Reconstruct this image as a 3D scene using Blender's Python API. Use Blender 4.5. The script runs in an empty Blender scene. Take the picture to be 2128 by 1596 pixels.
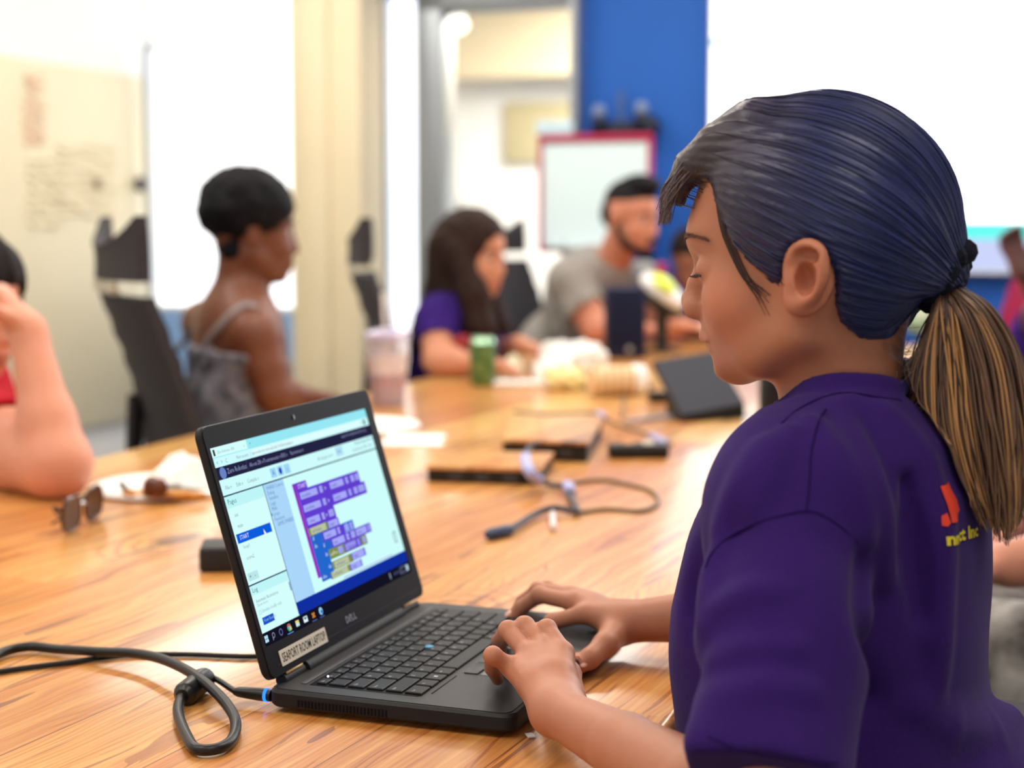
import bpy, bmesh, math, random
import numpy as np
from mathutils import Vector, Matrix, Euler
random.seed(7); RNG = np.random.default_rng(11)
scene = bpy.context.scene
COL = scene.collection
# ---------------------------------------------------------------- camera
PW, PH, FPX, PITCH, CAMZ = 2128, 1596, 3300.0, 0.1012, 1.1602
TABLE_Z = 0.75
cam_data = bpy.data.cameras.new('camera'); cam = bpy.data.objects.new('camera', cam_data); COL.objects.link(cam)
cam.location = (0, 0, CAMZ); cam.rotation_euler = (math.pi/2 - PITCH, 0, 0)
cam_data.sensor_width = 36.0; cam_data.lens = FPX/PW*36.0; cam_data.clip_start = 0.05; cam_data.clip_end = 60
cam_data.dof.use_dof = True; cam_data.dof.focus_distance = 1.26; cam_data.dof.aperture_fstop = 4.1; cam_data.dof.aperture_blades = 0
scene.camera = cam
# ---------------------------------------------------------------- colour management
vs = scene.view_settings; scene.display_settings.display_device = 'sRGB'
vs.view_transform = 'Standard'; vs.look = 'None'; vs.gamma = 1.0; vs.use_curve_mapping = False
vs.exposure = 0.0
# ---------------------------------------------------------------- world
world = bpy.data.worlds.new('world'); scene.world = world; world.use_nodes = True
world.node_tree.nodes['Background'].inputs[0].default_value = (0.95, 0.97, 1.0, 1)
world.node_tree.nodes['Background'].inputs[1].default_value = 0.25
# ---------------------------------------------------------------- room frame: e runs along the table, n across it to the right
YAW = math.radians(71); EX = np.array([math.cos(YAW), math.sin(YAW), 0.0]); NX = np.array([math.sin(YAW), -math.cos(YAW), 0.0])
def EN(e, n, z=0.0): return EX*e + NX*n + np.array([0, 0, z])
CEIL_Z = 2.75
def area_light(name, loc, rot, sx, sy, power, color):
    l = bpy.data.lights.new(name, 'AREA'); l.shape = 'RECTANGLE'; l.size = sx; l.size_y = sy; l.energy = power; l.color = color
    o = bpy.data.objects.new(name, l); o.location = loc; o.rotation_euler = rot; COL.objects.link(o); return o
# the room's ceiling lamps (panels themselves are built with the ceiling), the hallway lamp and the projected screen light
LAMPS = [(0.2, 0.35), (0.2, -1.3), (0.2, -2.8), (2.6, 0.35), (2.6, -1.3), (2.6, -2.8), (4.9, 0.35), (4.9, -1.3), (4.9, -2.8)]
for (le, ln) in LAMPS:
    area_light('ceiling_lamp_light', EN(le, ln, CEIL_Z-0.03), (0, 0, YAW), 1.15, 0.55, 5.5 if le < 1 else 12.0, (1.0, 0.93, 0.84))
area_light('hallway_light', EN(8.6, -1.75, 2.66), (0, 0, YAW), 2.2, 1.6, 300.0, (1.0, 0.95, 0.85))
area_light('screen_light', EN(6.16, 0.75, 1.75), (math.pi/2, 0, YAW-math.pi/2), 2.2, 1.5, 10.0, (0.72, 0.84, 1.0))
# ---------------------------------------------------------------- pixel / depth helpers (used once, to read places off the photograph)
_cp, _sp = math.cos(PITCH), math.sin(PITCH)
def ray(x, y):
    X = (x-PW/2)/FPX; Z = -(y-PH/2)/FPX
    return np.array([X, _cp+_sp*Z, -_sp+_cp*Z])
CAM = np.array([0, 0, CAMZ])
def P(x, y, d):
    r = ray(x, y); return CAM + r*(d/r[1])
def TP(x, y, z=TABLE_Z):
    r = ray(x, y); return CAM + r*((z-CAMZ)/r[2])
def PL(x, y, p0, n):
    r = ray(x, y); p0 = np.asarray(p0, float); n = np.asarray(n, float)
    return CAM + r*(np.dot(p0-CAM, n)/np.dot(r, n))
def unit(v):
    v = np.asarray(v, float); return v/np.linalg.norm(v)
V3 = lambda *a: np.array(a, float)
# ---------------------------------------------------------------- materials
def srgb(r, g, b):
    f = lambda c: (c/255/12.92 if c/255 <= .04045 else ((c/255+.055)/1.055)**2.4)
    return (f(r), f(g), f(b), 1.0)
MATS = {}
def mat(name, col, rough=0.5, spec=0.5, metal=0.0, emit=None, estr=0.0, noise=0.0, nscale=20.0, bump=0.0, bscale=80.0, sub=0.0, sheen=0.0, coat=0.0, trans=0.0, alpha=1.0, attr=None, ior=1.45, col2=None):
    if name in MATS: return MATS[name]
    m = bpy.data.materials.new(name); m.use_nodes = True; nt = m.node_tree; b = nt.nodes['Principled BSDF']
    if isinstance(col, tuple) and len(col) == 3: col = srgb(*col)
    b.inputs['Base Color'].default_value = col; b.inputs['Roughness'].default_value = rough
    b.inputs['Specular IOR Level'].default_value = spec; b.inputs['Metallic'].default_value = metal
    b.inputs['IOR'].default_value = ior
    if coat: b.inputs['Coat Weight'].default_value = coat; b.inputs['Coat Roughness'].default_value = 0.08
    if trans: b.inputs['Transmission Weight'].default_value = trans
    if alpha < 1: b.inputs['Alpha'].default_value = alpha
    if sheen: b.inputs['Sheen Weight'].default_value = sheen; b.inputs['Sheen Roughness'].default_value = 0.4
    if sub:
        b.inputs['Subsurface Weight'].default_value = sub; b.inputs['Subsurface Radius'].default_value = (0.010, 0.004, 0.002); b.inputs['Subsurface Scale'].default_value = 0.6
    if emit is not None:
        if len(emit) == 3: emit = srgb(*emit)
        b.inputs['Emission Color'].default_value = emit; b.inputs['Emission Strength'].default_value = estr
    src = None
    if attr:
        a = nt.nodes.new('ShaderNodeAttribute'); a.attribute_name = attr; src = a.outputs['Color']
    tc = nt.nodes.new('ShaderNodeTexCoord')
    if noise:
        n = nt.nodes.new('ShaderNodeTexNoise'); n.inputs['Scale'].default_value = nscale; n.inputs['Detail'].default_value = 5
        nt.links.new(tc.outputs['Object'], n.inputs['Vector'])
        mx = nt.nodes.new('ShaderNodeMix'); mx.data_type = 'RGBA'; mx.blend_type = 'MULTIPLY' if col2 is None else 'MIX'
        rr = nt.nodes.new('ShaderNodeValToRGB'); rr.color_ramp.elements[0].position = .3; rr.color_ramp.elements[1].position = .7
        if col2 is None:
            rr.color_ramp.elements[0].color = (1-noise, 1-noise, 1-noise, 1); rr.color_ramp.elements[1].color = (1, 1, 1, 1)
            mx.inputs[0].default_value = 1.0
            if src is not None: nt.links.new(src, mx.inputs[6])
            else: mx.inputs[6].default_value = col
            nt.links.new(n.outputs['Fac'], rr.inputs['Fac']); nt.links.new(rr.outputs['Color'], mx.inputs[7])
        else:
            if len(col2) == 3: col2 = srgb(*col2)
            nt.links.new(n.outputs['Fac'], rr.inputs['Fac']); nt.links.new(rr.outputs['Color'], mx.inputs[0])
            mx.inputs[6].default_value = col; mx.inputs[7].default_value = col2
        src = mx.outputs[2]
    if src is not None: nt.links.new(src, b.inputs['Base Color'])
    if bump:
        n2 = nt.nodes.new('ShaderNodeTexNoise'); n2.inputs['Scale'].default_value = bscale; n2.inputs['Detail'].default_value = 4
        nt.links.new(tc.outputs['Object'], n2.inputs['Vector'])
        bp = nt.nodes.new('ShaderNodeBump'); bp.inputs['Strength'].default_value = bump; bp.inputs['Distance'].default_value = 0.002
        nt.links.new(n2.outputs['Fac'], bp.inputs['Height']); nt.links.new(bp.outputs['Normal'], b.inputs['Normal'])
    MATS[name] = m; return m
def glow(name, col, strength):
    if name in MATS: return MATS[name]
    m = bpy.data.materials.new(name); m.use_nodes = True; nt = m.node_tree
    nt.nodes.remove(nt.nodes['Principled BSDF']); e = nt.nodes.new('ShaderNodeEmission')
    if len(col) == 3: col = srgb(*col)
    e.inputs[0].default_value = col; e.inputs[1].default_value = strength
    nt.links.new(e.outputs[0], nt.nodes['Material Output'].inputs['Surface']); MATS[name] = m; return m
# ---------------------------------------------------------------- objects
def props(o, label=None, cat=None, group=None, kind=None):
    if label: o['label'] = label
    if cat: o['category'] = cat
    if group: o['group'] = group
    if kind: o['kind'] = kind
    return o
def thing(name, loc, label, cat, group=None, rz=0.0):
    o = bpy.data.objects.new(name, None); o.empty_display_size = 0.05; o.location = tuple(loc); o.rotation_euler = (0, 0, rz); COL.objects.link(o)
    return props(o, label, cat, group)
def _abs_loc(o):
    v = Vector((0, 0, 0))
    while o is not None: v += o.location; o = o.parent
    return np.array(v)
def link_mesh(name, verts, faces, m, parent=None, smooth=True, local=False, fmat=None, auto=None):
    verts = np.asarray(verts, float).reshape(-1, 3)
    if local: off = np.zeros(3); loc = np.zeros(3)
    elif parent is not None: off = _abs_loc(parent); loc = np.zeros(3)
    else:
        off = np.array([(verts[:, 0].min()+verts[:, 0].max())/2, (verts[:, 1].min()+verts[:, 1].max())/2, verts[:, 2].min()]); loc = off
    me = bpy.data.meshes.new(name)
    if isinstance(faces, np.ndarray):
        k = faces.shape[1]; me.vertices.add(len(verts)); me.vertices.foreach_set('co', (verts-off).astype(np.float32).ravel())
        me.loops.add(faces.size); me.loops.foreach_set('vertex_index', faces.astype(np.int32).ravel())
        me.polygons.add(len(faces)); me.polygons.foreach_set('loop_start', np.arange(0, faces.size, k, dtype=np.int32))
        me.update(calc_edges=True); me.validate()
    else:
        me.from_pydata([tuple(v) for v in (verts-off)], [], faces); me.update()
    ms = m if isinstance(m, (list, tuple)) else [m]
    for x in ms: me.materials.append(x)
    if fmat is not None: me.polygons.foreach_set('material_index', np.asarray(fmat, dtype=np.int32))
    me.polygons.foreach_set('use_smooth', np.full(len(me.polygons), bool(smooth)))
    if smooth and auto is not None:
        try: me.set_sharp_from_angle(angle=math.radians(auto))
        except Exception: pass
    o = bpy.data.objects.new(name, me); o.location = tuple(loc); COL.objects.link(o)
    if parent is not None: o.parent = parent
    return o
def point_attr(o, name, rgb):
    a = o.data.color_attributes.new(name, 'FLOAT_COLOR', 'POINT'); c = np.ones((len(rgb), 4), np.float32); c[:, :3] = rgb
    a.data.foreach_set('color', c.ravel())
def float_attr(o, name, vals):
    a = o.data.attributes.new(name, 'FLOAT', 'POINT'); a.data.foreach_set('value', np.asarray(vals, np.float32))
def rotz(a): c, s = math.cos(a), math.sin(a); return np.array([[c, -s, 0], [s, c, 0], [0, 0, 1.]])
def frame(x, y, z): return np.stack([unit(x), unit(y), unit(z)], 1)   # columns
FR_T = np.stack([EX, -NX, V3(0, 0, 1)], 1)                                # table frame: x along, y across to the left, z up
class MB:
    def __init__(s): s.v = []; s.f = []; s.m = []; s.mi = 0
    def add(s, vs, fs):
        b = len(s.v); s.v.extend([tuple(map(float, v)) for v in vs]); s.f.extend([tuple(b+i for i in f) for f in fs]); s.m.extend([s.mi]*len(fs)); return s
    def box(s, c, size, R=None, bevel=0.0, seg=2):
        c = np.asarray(c, float); h = np.asarray(size, float)/2; R = np.eye(3) if R is None else R
        if bevel <= 0:
            vs = [c+R@(h*np.array([a, b_, d])) for a in (-1, 1) for b_ in (-1, 1) for d in (-1, 1)]
            return s.add(vs, [(0, 1, 3, 2), (4, 6, 7, 5), (0, 4, 5, 1), (2, 3, 7, 6), (0, 2, 6, 4), (1, 5, 7, 3)])
        bm = bmesh.new(); bmesh.ops.create_cube(bm, size=1.0)
        for v in bm.verts: v.co = Vector((v.co.x*2*h[0], v.co.y*2*h[1], v.co.z*2*h[2]))
        bmesh.ops.bevel(bm, geom=bm.edges[:], offset=min(bevel, min(h)*.98), segments=seg, affect='EDGES', profile=.5)
        bm.verts.index_update(); vs = [c+R@np.array(v.co) for v in bm.verts]; fs = [tuple(v.index for v in f.verts) for f in bm.faces]; bm.free()
        return s.add(vs, fs)
    def prism(s, outline, z0, z1, c=(0, 0, 0), R=None, inset=0.0):
        R = np.eye(3) if R is None else R; c = np.asarray(c, float); n = len(outline); ol = np.asarray(outline, float)
        rings = [(ol, z0), (ol, z1)]
        if inset:
            ctr = ol.mean(0); d = ol-ctr; r = np.linalg.norm(d, axis=1, keepdims=True); il = ctr+d*(1-inset/np.maximum(r, 1e-6))
            rings = [(il, z0), (ol, z0+inset*(1 if z1 > z0 else -1)), (ol, z1-inset*(1 if z1 > z0 else -1)), (il, z1)]
        vs = []; fs = []
        for (o, z) in rings: vs += [c+R@np.array([p[0], p[1], z]) for p in o]
        fs.append(tuple(range(n-1, -1, -1)))
        for k in range(len(rings)-1): fs += [(k*n+i, k*n+(i+1) % n, (k+1)*n+(i+1) % n, (k+1)*n+i) for i in range(n)]
        fs.append(tuple((len(rings)-1)*n+i for i in range(n)))
        return s.add(vs, fs)
    def tube(s, pts, r, seg=10, cap=True):
        pts = np.asarray(pts, float); n = len(pts); r = np.full(n, r) if np.isscalar(r) else np.asarray(r, float)
        t = np.gradient(pts, axis=0); t /= np.linalg.norm(t, axis=1, keepdims=True)+1e-12
        a = np.array([0, 0, 1.]) if abs(t[0][2]) < .9 else np.array([1., 0, 0]); u = unit(np.cross(a, t[0])); vs = []
        for i in range(n):
            u = u-t[i]*np.dot(u, t[i]); u = u/np.linalg.norm(u); w = np.cross(t[i], u)
            for k in range(seg):
                an = 2*math.pi*k/seg; vs.append(pts[i]+r[i]*(math.cos(an)*u+math.sin(an)*w))
        fs = [(i*seg+k, i*seg+(k+1) % seg, (i+1)*seg+(k+1) % seg, (i+1)*seg+k) for i in range(n-1) for k in range(seg)]
        if cap: fs += [tuple(range(seg-1, -1, -1)), tuple((n-1)*seg+k for k in range(seg))]
        return s.add(vs, fs)
    def lathe(s, prof, c=(0, 0, 0), seg=32, R=None, wob=None):
        R = np.eye(3) if R is None else R; c = np.asarray(c, float); n = len(prof); vs = []
        for i, (r, z) in enumerate(prof):
            for k in range(seg):
                an = 2*math.pi*k/seg; q = r*(1+(wob(an, z) if wob else 0)); vs.append(c+R@np.array([q*math.cos(an), q*math.sin(an), z]))
        fs = [(i*seg+k, i*seg+(k+1) % seg, (i+1)*seg+(k+1) % seg, (i+1)*seg+k) for i in range(n-1) for k in range(seg)]
        if prof[0][0] > 1e-6: fs.append(tuple(range(seg-1, -1, -1)))
        if prof[-1][0] > 1e-6: fs.append(tuple((n-1)*seg+k for k in range(seg)))
        return s.add(vs, fs)
    def ball(s, c, r, R=None, seg=16, rings=10):
        r = np.array([r, r, r]) if np.isscalar(r) else np.asarray(r, float); R = np.eye(3) if R is None else R; c = np.asarray(c, float); vs = [c+R@(r*np.array([0, 0, -1]))]
        for i in range(1, rings):
            ph = -math.pi/2+math.pi*i/rings
            for k in range(seg): an = 2*math.pi*k/seg; vs.append(c+R@(r*np.array([math.cos(ph)*math.cos(an), math.cos(ph)*math.sin(an), math.sin(ph)])))
        vs.append(c+R@(r*np.array([0, 0, 1]))); fs = [(0, 1+(k+1) % seg, 1+k) for k in range(seg)]
        for i in range(rings-2): fs += [(1+i*seg+k, 1+i*seg+(k+1) % seg, 1+(i+1)*seg+(k+1) % seg, 1+(i+1)*seg+k) for k in range(seg)]
        b = 1+(rings-2)*seg; fs += [(b+k, b+(k+1) % seg, len(vs)-1) for k in range(seg)]
        return s.add(vs, fs)
    def quad(s, a, b, c, d): return s.add([a, b, c, d], [(0, 1, 2, 3)])
    def obj(s, name, m, parent=None, smooth=True, local=False, auto=35):
        return link_mesh(name, s.v, s.f, m, parent, smooth, local, s.m if isinstance(m, (list, tuple)) else None, auto)
def spline(pts, n=60):
    """Catmull-Rom through the points."""
    p = np.asarray(pts, float); p = np.vstack([2*p[0]-p[1], p, 2*p[-1]-p[-2]]); m = len(p)-3; out = []
    for t in np.linspace(0, m-1e-6, n):
        i = int(t); u = t-i; a, b, c, d = p[i:i+4]
        out.append(.5*((2*b)+(c-a)*u+(2*a-5*b+4*c-d)*u*u+(3*b-a-3*c+d)*u**3))
    return np.array(out)
def rrect(w, h, r, n=5, cx=0.0, cy=0.0):
    o = []
    for (sx, sy, a0) in ((1, 1, 0), (-1, 1, 90), (-1, -1, 180), (1, -1, 270)):
        for k in range(n+1):
            a = math.radians(a0+90*k/n); o.append((cx+sx*(w/2-r)+r*math.cos(a), cy+sy*(h/2-r)+r*math.sin(a)))
    return o
_font_cache = {}
def text_mesh(body, size=1.0, xs=1.0, align='LEFT', res=3, bold=0.0):
    """Flat lettering as (verts Nx2, faces)."""
    key = (body, size, xs, align, bold)
    if key in _font_cache: return _font_cache[key]
    c = bpy.data.curves.new('lettering', 'FONT'); c.body = body; c.size = size; c.align_x = align; c.resolution_u = res; c.offset = bold*size
    o = bpy.data.objects.new('lettering', c); COL.objects.link(o); dg = bpy.context.evaluated_depsgraph_get(); ev = o.evaluated_get(dg); me = ev.to_mesh()
    vs = np.array([(v.co.x*xs, v.co.y) for v in me.vertices]).reshape(-1, 2); fs = [tuple(p.vertices) for p in me.polygons]
    ev.to_mesh_clear(); bpy.data.objects.remove(o); bpy.data.curves.remove(c); _font_cache[key] = (vs, fs); return vs, fs
# ---------------------------------------------------------------- implicit sculpting
f32 = np.float32
class SDF:
    """Ordered list of blended primitives; evaluates to a signed distance."""
    def __init__(s): s.ops = []
    def _a(s, kind, fn, k): s.ops.append((kind, fn, k)); return s
    def cone(s, a, b, ra, rb=None, k=0.0, op='u'):
        a = np.asarray(a, f32); b = np.asarray(b, f32); rb = ra if rb is None else rb; ba = b-a; L2 = float(ba@ba)+1e-12
        def fn(p):
            pa = p-a; t = np.clip(pa@ba/L2, 0, 1); q = pa-t[:, None]*ba
            return np.sqrt(np.einsum('ij,ij->i', q, q))-(ra+t*(rb-ra))
        return s._a(op, fn, k)
    def chain(s, pts, rs, k=0.0, op='u', k_in=None):
        """A bent limb: joined round cones blended as one."""
        sub = SDF()
        rs = [rs]*len(pts) if np.isscalar(rs) else rs
        for i in range(len(pts)-1): sub.cone(pts[i], pts[i+1], rs[i], rs[i+1], k=(k_in if k_in is not None else min(rs)*.5))
        pp_ = np.asarray(pts, f32); m_ = f32(max(rs)); blo, bhi = pp_.min(0)-m_, pp_.max(0)+m_; far = f32(max(.02, k*1.5))
        def fn(p):
            q = np.maximum(np.maximum(blo-p, p-bhi), 0); d = np.sqrt(np.einsum('ij,ij->i', q, q)); w = d < far; d = d+f32(.001)
            if w.any(): d[w] = sub(p[w])
            return d
        return s._a(op, fn, k)
    def ell(s, c, r, R=None, k=0.0, op='u'):
        c = np.asarray(c, f32); r = np.asarray([r]*3 if np.isscalar(r) else r, f32); Rm = np.eye(3, dtype=f32) if R is None else np.asarray(R, f32); r2 = r*r
        def fn(p):
            q = (p-c)@Rm; a = q/r; k0 = np.sqrt(np.einsum('ij,ij->i', a, a)); b = q/r2; k1 = np.sqrt(np.einsum('ij,ij->i', b, b))+1e-9
            return k0*(k0-1)/k1
        return s._a(op, fn, k)
    def box(s, c, half, R=None, r=0.0, k=0.0, op='u'):
        c = np.asarray(c, f32); h = np.asarray(half, f32)-r; Rm = np.eye(3, dtype=f32) if R is None else np.asarray(R, f32)
        def fn(p):
            q = np.abs((p-c)@Rm)-h; o = np.maximum(q, 0); return np.sqrt(np.einsum('ij,ij->i', o, o))+np.minimum(q.max(1), 0)-r
        return s._a(op, fn, k)
    def sub(s, other, k=0.0, op='u'): return s._a(op, other, k)
    def disp(s, fn): return s._a('d', fn, 0)
    def __call__(s, p):
        d = None
        for op, fn, k in s.ops:
            if op == 'd': d = d+fn(p, d); continue
            x = fn(p)
            if d is None: d = x; continue
            if op == 'u':
                if k > 0: h = np.maximum(k-np.abs(d-x), 0)/k; d = np.minimum(d, x)-h*h*k*.25
                else: d = np.minimum(d, x)
            elif op == 's':
                if k > 0: h = np.maximum(k-np.abs(d+x), 0)/k; d = np.maximum(d, -x)+h*h*k*.25
                else: d = np.maximum(d, -x)
            elif op == 'i':
                if k > 0: h = np.maximum(k-np.abs(d-x), 0)/k; d = np.maximum(d, x)+h*h*k*.25
                else: d = np.maximum(d, x)
        return d
def grid_mesh(fn, lo, hi, h, B=8):
    """Surface nets over the box lo..hi with cell h; only blocks near the surface are evaluated."""
    lo = np.asarray(lo, float); hi = np.asarray(hi, float); nb = np.maximum(1, np.ceil((hi-lo)/(h*B)).astype(int)); n = nb*B+1
    cb = np.stack(np.meshgrid(*[np.arange(k) for k in nb], indexing='ij'), -1).reshape(-1, 3)
    cc = (lo+(cb+.5)*B*h).astype(f32); dc = np.concatenate([fn(c) for c in np.array_split(cc, max(1, len(cc)//200000))])
    near = np.abs(dc) < B*h*0.866*1.6+2*h
    Vol = np.repeat(np.repeat(np.repeat(np.where(dc < 0, f32(-1), f32(1)).reshape(nb), B, 0), B, 1), B, 2)
    Vol = np.pad(Vol, ((0, 1),)*3, mode='edge')
    off = np.stack(np.meshgrid(*[np.arange(B+1)]*3, indexing='ij'), -1).reshape(-1, 3)
    nbk = cb[near]
    for ch in np.array_split(nbk, max(1, len(nbk)*len(off)//400000+1)):
        if not len(ch): continue
        ii = (ch[:, None, :]*B+off[None]).reshape(-1, 3); Vol[ii[:, 0], ii[:, 1], ii[:, 2]] = fn((lo+ii*h).astype(f32))
    ins = Vol < 0
    cs = np.zeros(tuple(n-1), np.uint8)
    for a in (0, 1):
        for b in (0, 1):
            for c in (0, 1): cs += ins[a:n[0]-1+a, b:n[1]-1+b, c:n[2]-1+c]
    act = np.argwhere((cs > 0) & (cs < 8))
    if not len(act): return np.zeros((0, 3)), np.zeros((0, 4), int)
    idx = np.full(tuple(n-1), -1, np.int32); idx[act[:, 0], act[:, 1], act[:, 2]] = np.arange(len(act))
    acc = np.zeros((len(act), 3)); cnt = np.zeros(len(act))
    for ax in range(3):
        o1, o2 = [k for k in range(3) if k != ax]
        for a in (0, 1):
            for b in (0, 1):
                s0 = np.zeros(3, int); s0[o1] = a; s0[o2] = b; s1 = s0.copy(); s1[ax] = 1
                p0 = act+s0; p1 = act+s1; v0 = Vol[p0[:, 0], p0[:, 1], p0[:, 2]]; v1 = Vol[p1[:, 0], p1[:, 1], p1[:, 2]]
                m = (v0 < 0) != (v1 < 0); t = np.where(m, v0/(v0-v1+1e-20), 0); q = s0[None].astype(float).repeat(len(act), 0); q[:, ax] += t
                acc += np.where(m[:, None], q, 0); cnt += m
    verts = lo+(act+acc/np.maximum(cnt, 1)[:, None])*h
    quads = []
    for ax in range(3):
        o1, o2 = [k for k in range(3) if k != ax]
        sl0 = [slice(1, -1)]*3; sl0[ax] = slice(0, -1); sl1 = [slice(1, -1)]*3; sl1[ax] = slice(1, None)
        A = ins[tuple(sl0)]; Bv = ins[tuple(sl1)]; e = np.argwhere(A != Bv)
        if not len(e): continue
        flip = A[e[:, 0], e[:, 1], e[:, 2]]; base = e+1; base[:, ax] -= 1
        def at(d1, d2): q = base.copy(); q[:, o1] += d1; q[:, o2] += d2; return idx[q[:, 0], q[:, 1], q[:, 2]]
        q = np.stack([at(-1, -1), at(0, -1), at(0, 0), at(-1, 0)], 1)
        if ax == 1: flip = ~flip
        q[~flip] = q[~flip][:, ::-1]; quads.append(q)
    F = np.concatenate(quads); F = F[(F >= 0).all(1)]
    return verts, F
def relax(V, F, it=2, lam=.5):
    e = np.concatenate([F[:, [0, 1]], F[:, [1, 2]], F[:, [2, 3]], F[:, [3, 0]]]); V = V.copy()
    deg = np.bincount(e.ravel(), minlength=len(V)).astype(float)
    for k in range(it*2):
        s = np.zeros_like(V)
        for a in range(3): s[:, a] = np.bincount(e[:, 0], V[e[:, 1], a], len(V))+np.bincount(e[:, 1], V[e[:, 0], a], len(V))
        L = s/np.maximum(deg, 1)[:, None]-V; V += L*(lam if k % 2 == 0 else -lam*1.04)
    return V
def sculpt(fn, boxes, it=2):
    """One mesh from one or more boxes of different fineness: boxes = [(lo, hi, h)]."""
    VV = []; FF = []; b = 0
    for (lo, hi, h) in boxes:
        v, f = grid_mesh(fn, lo, hi, h)
        if len(f): v = relax(v, f, it)
        VV.append(v); FF.append(f+b); b += len(v)
    return np.concatenate(VV), np.concatenate(FF)
def march(fn, o, d, t0, t1, n=80):
    """First hit of each ray with the surface; o, d arrays Nx3."""
    o = np.atleast_2d(np.asarray(o, f32)); d = np.atleast_2d(np.asarray(d, f32)); t = np.full(len(o), t0, f32)
    for _ in range(n):
        v = fn((o+d*t[:, None]).astype(f32)); t = np.minimum(t+v*0.7, t1)
    return o+d*t[:, None], t < t1-1e-4
def hit(fn, x, y, d0=0.8, d1=2.0):
    r = unit(ray(x, y)); p, ok = march(fn, CAM[None], r[None], d0, d1, 160); return p[0].astype(float)
# ---------------------------------------------------------------- materials of the room
M_white = mat('white_paint', (240, 240, 238), .7, .2, noise=.04, nscale=3, bump=.05, bscale=250)
M_cream = mat('cream_paint', (232, 219, 188), .75, .2, noise=.05, nscale=3, bump=.05, bscale=250)
M_blue = mat('blue_paint', (38, 98, 190), .6, .3, noise=.06, nscale=2, bump=.05, bscale=250)
M_ltblue = mat('light_blue_paint', (146, 186, 238), .6, .3, noise=.05, nscale=2)
M_carpet = mat('grey_carpet', (132, 132, 134), .95, .1, noise=.35, nscale=180, bump=.6, bscale=400)
M_tile = mat('ceiling_tile', (232, 230, 226), .9, .1, noise=.06, nscale=60, bump=.2, bscale=150)
M_metal = mat('grey_door_metal', (140, 146, 152), .38, .5, metal=.55, noise=.05, nscale=6)
M_frame = mat('aluminium', (186, 190, 196), .32, .5, metal=.8)
M_black = mat('black_plastic', (22, 22, 25), .45, .5, bump=.05, bscale=400)
M_glow = glow('lamp_diffuser', (255, 246, 232), 7.0)
E_B, N_L, N_R, E_F = 6.3, -3.9, 2.6, -1.6
def quadobj(name, pts, m, **kw): return link_mesh(name, pts, [(0, 1, 2, 3)], m, smooth=False, **kw)
def struct(o): o['kind'] = 'structure'; return o
def slab(name, e0, e1, n0, n1, z0, z1, m, bevel=0.0):
    b = MB(); b.box(EN((e0+e1)/2, (n0+n1)/2, (z0+z1)/2), (abs(e1-e0), abs(n1-n0), abs(z1-z0)), FR_T, bevel); return b.obj(name, m, smooth=bevel > 0)
struct(slab('floor', E_F-.2, E_B+4.2, N_L-.2, N_R+.2, -.1, 0, M_carpet))
struct(slab('ceiling', E_F-.2, E_B+.15, N_L-.2, N_R+.2, CEIL_Z, CEIL_Z+.1, M_tile))
struct(slab('wall_left', E_F-.2, E_B+.15, N_L-.15, N_L, 0, CEIL_Z, M_white))
struct(slab('wall_right', E_F-.2, E_B+.15, N_R, N_R+.15, 0, CEIL_Z, M_white))
struct(slab('wall_front', E_F-.15, E_F, N_L-.15, N_R+.15, 0, CEIL_Z, M_white))
def nat(x, e=E_B):
    """n coordinate on the plane e=const behind image column x."""
    t = (x-PW/2)/FPX; y = e/(t*EX[0]+EX[1]); return NX[0]*t*y+NX[1]*y
def zat(x, y, e=E_B): return PL(x, y, EN(e, 0), EX)[2]
n305, n655, n800, n882, n940, n1195, n1475 = [nat(x) for x in (316, 660, 800, 882, 940, 1196, 1476)]
DOOR_H = zat(1060, 17)
# back wall in its pieces: white stub, window with apron, column, sidelight, door opening, blue accent wall
struct(slab('wall_back', E_B, E_B+.12, N_L, n305, 0, CEIL_Z, M_white))
SILL = zat(600, 648)
b = MB(); b.box(EN(E_B+.06, (n305+n655)/2, SILL/2), (.12, n655-n305, SILL), FR_T); struct(b.obj('wall_window_apron', M_ltblue, smooth=False))
# column: two faces, the right one standing forward
b = MB(); b.box(EN(E_B-.06, (n655+n800)/2, CEIL_Z/2), (.36, n800-n655, CEIL_Z), FR_T, .006); b.box(EN(E_B-.10, n655+(n800-n655)*.40, CEIL_Z/2), (.36, (n800-n655)*.36, CEIL_Z), FR_T, .006)
struct(b.obj('wall_column', M_cream))
struct(slab('wall_blue', E_B, E_B+.12, n1195, N_R, 0, CEIL_Z, M_blue))
struct(slab('wall_lintel', E_B, E_B+.12, n800, n1195, DOOR_H+.07, CEIL_Z, M_blue))
def glassmat():
    m = mat('frosted_daylight_glass', (235, 242, 255), .5, .4); nt = m.node_tree; bs = nt.nodes['Principled BSDF']
    tc = nt.nodes.new('ShaderNodeTexCoord'); n = nt.nodes.new('ShaderNodeTexNoise'); n.inputs['Scale'].default_value = 1.3; rp = nt.nodes.new('ShaderNodeValToRGB')
    rp.color_ramp.elements[0].color = (.72, .84, 1.0, 1); rp.color_ramp.elements[0].position = .3; rp.color_ramp.elements[1].color = (1, 1, 1, 1); rp.color_ramp.elements[1].position = .55
    nt.links.new(tc.outputs['Object'], n.inputs['Vector']); nt.links.new(n.outputs['Fac'], rp.inputs['Fac']); nt.links.new(rp.outputs['Color'], bs.inputs['Emission Color']); bs.inputs['Emission Strength'].default_value = 1.5
    return m
M_frost = glassmat()
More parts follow.
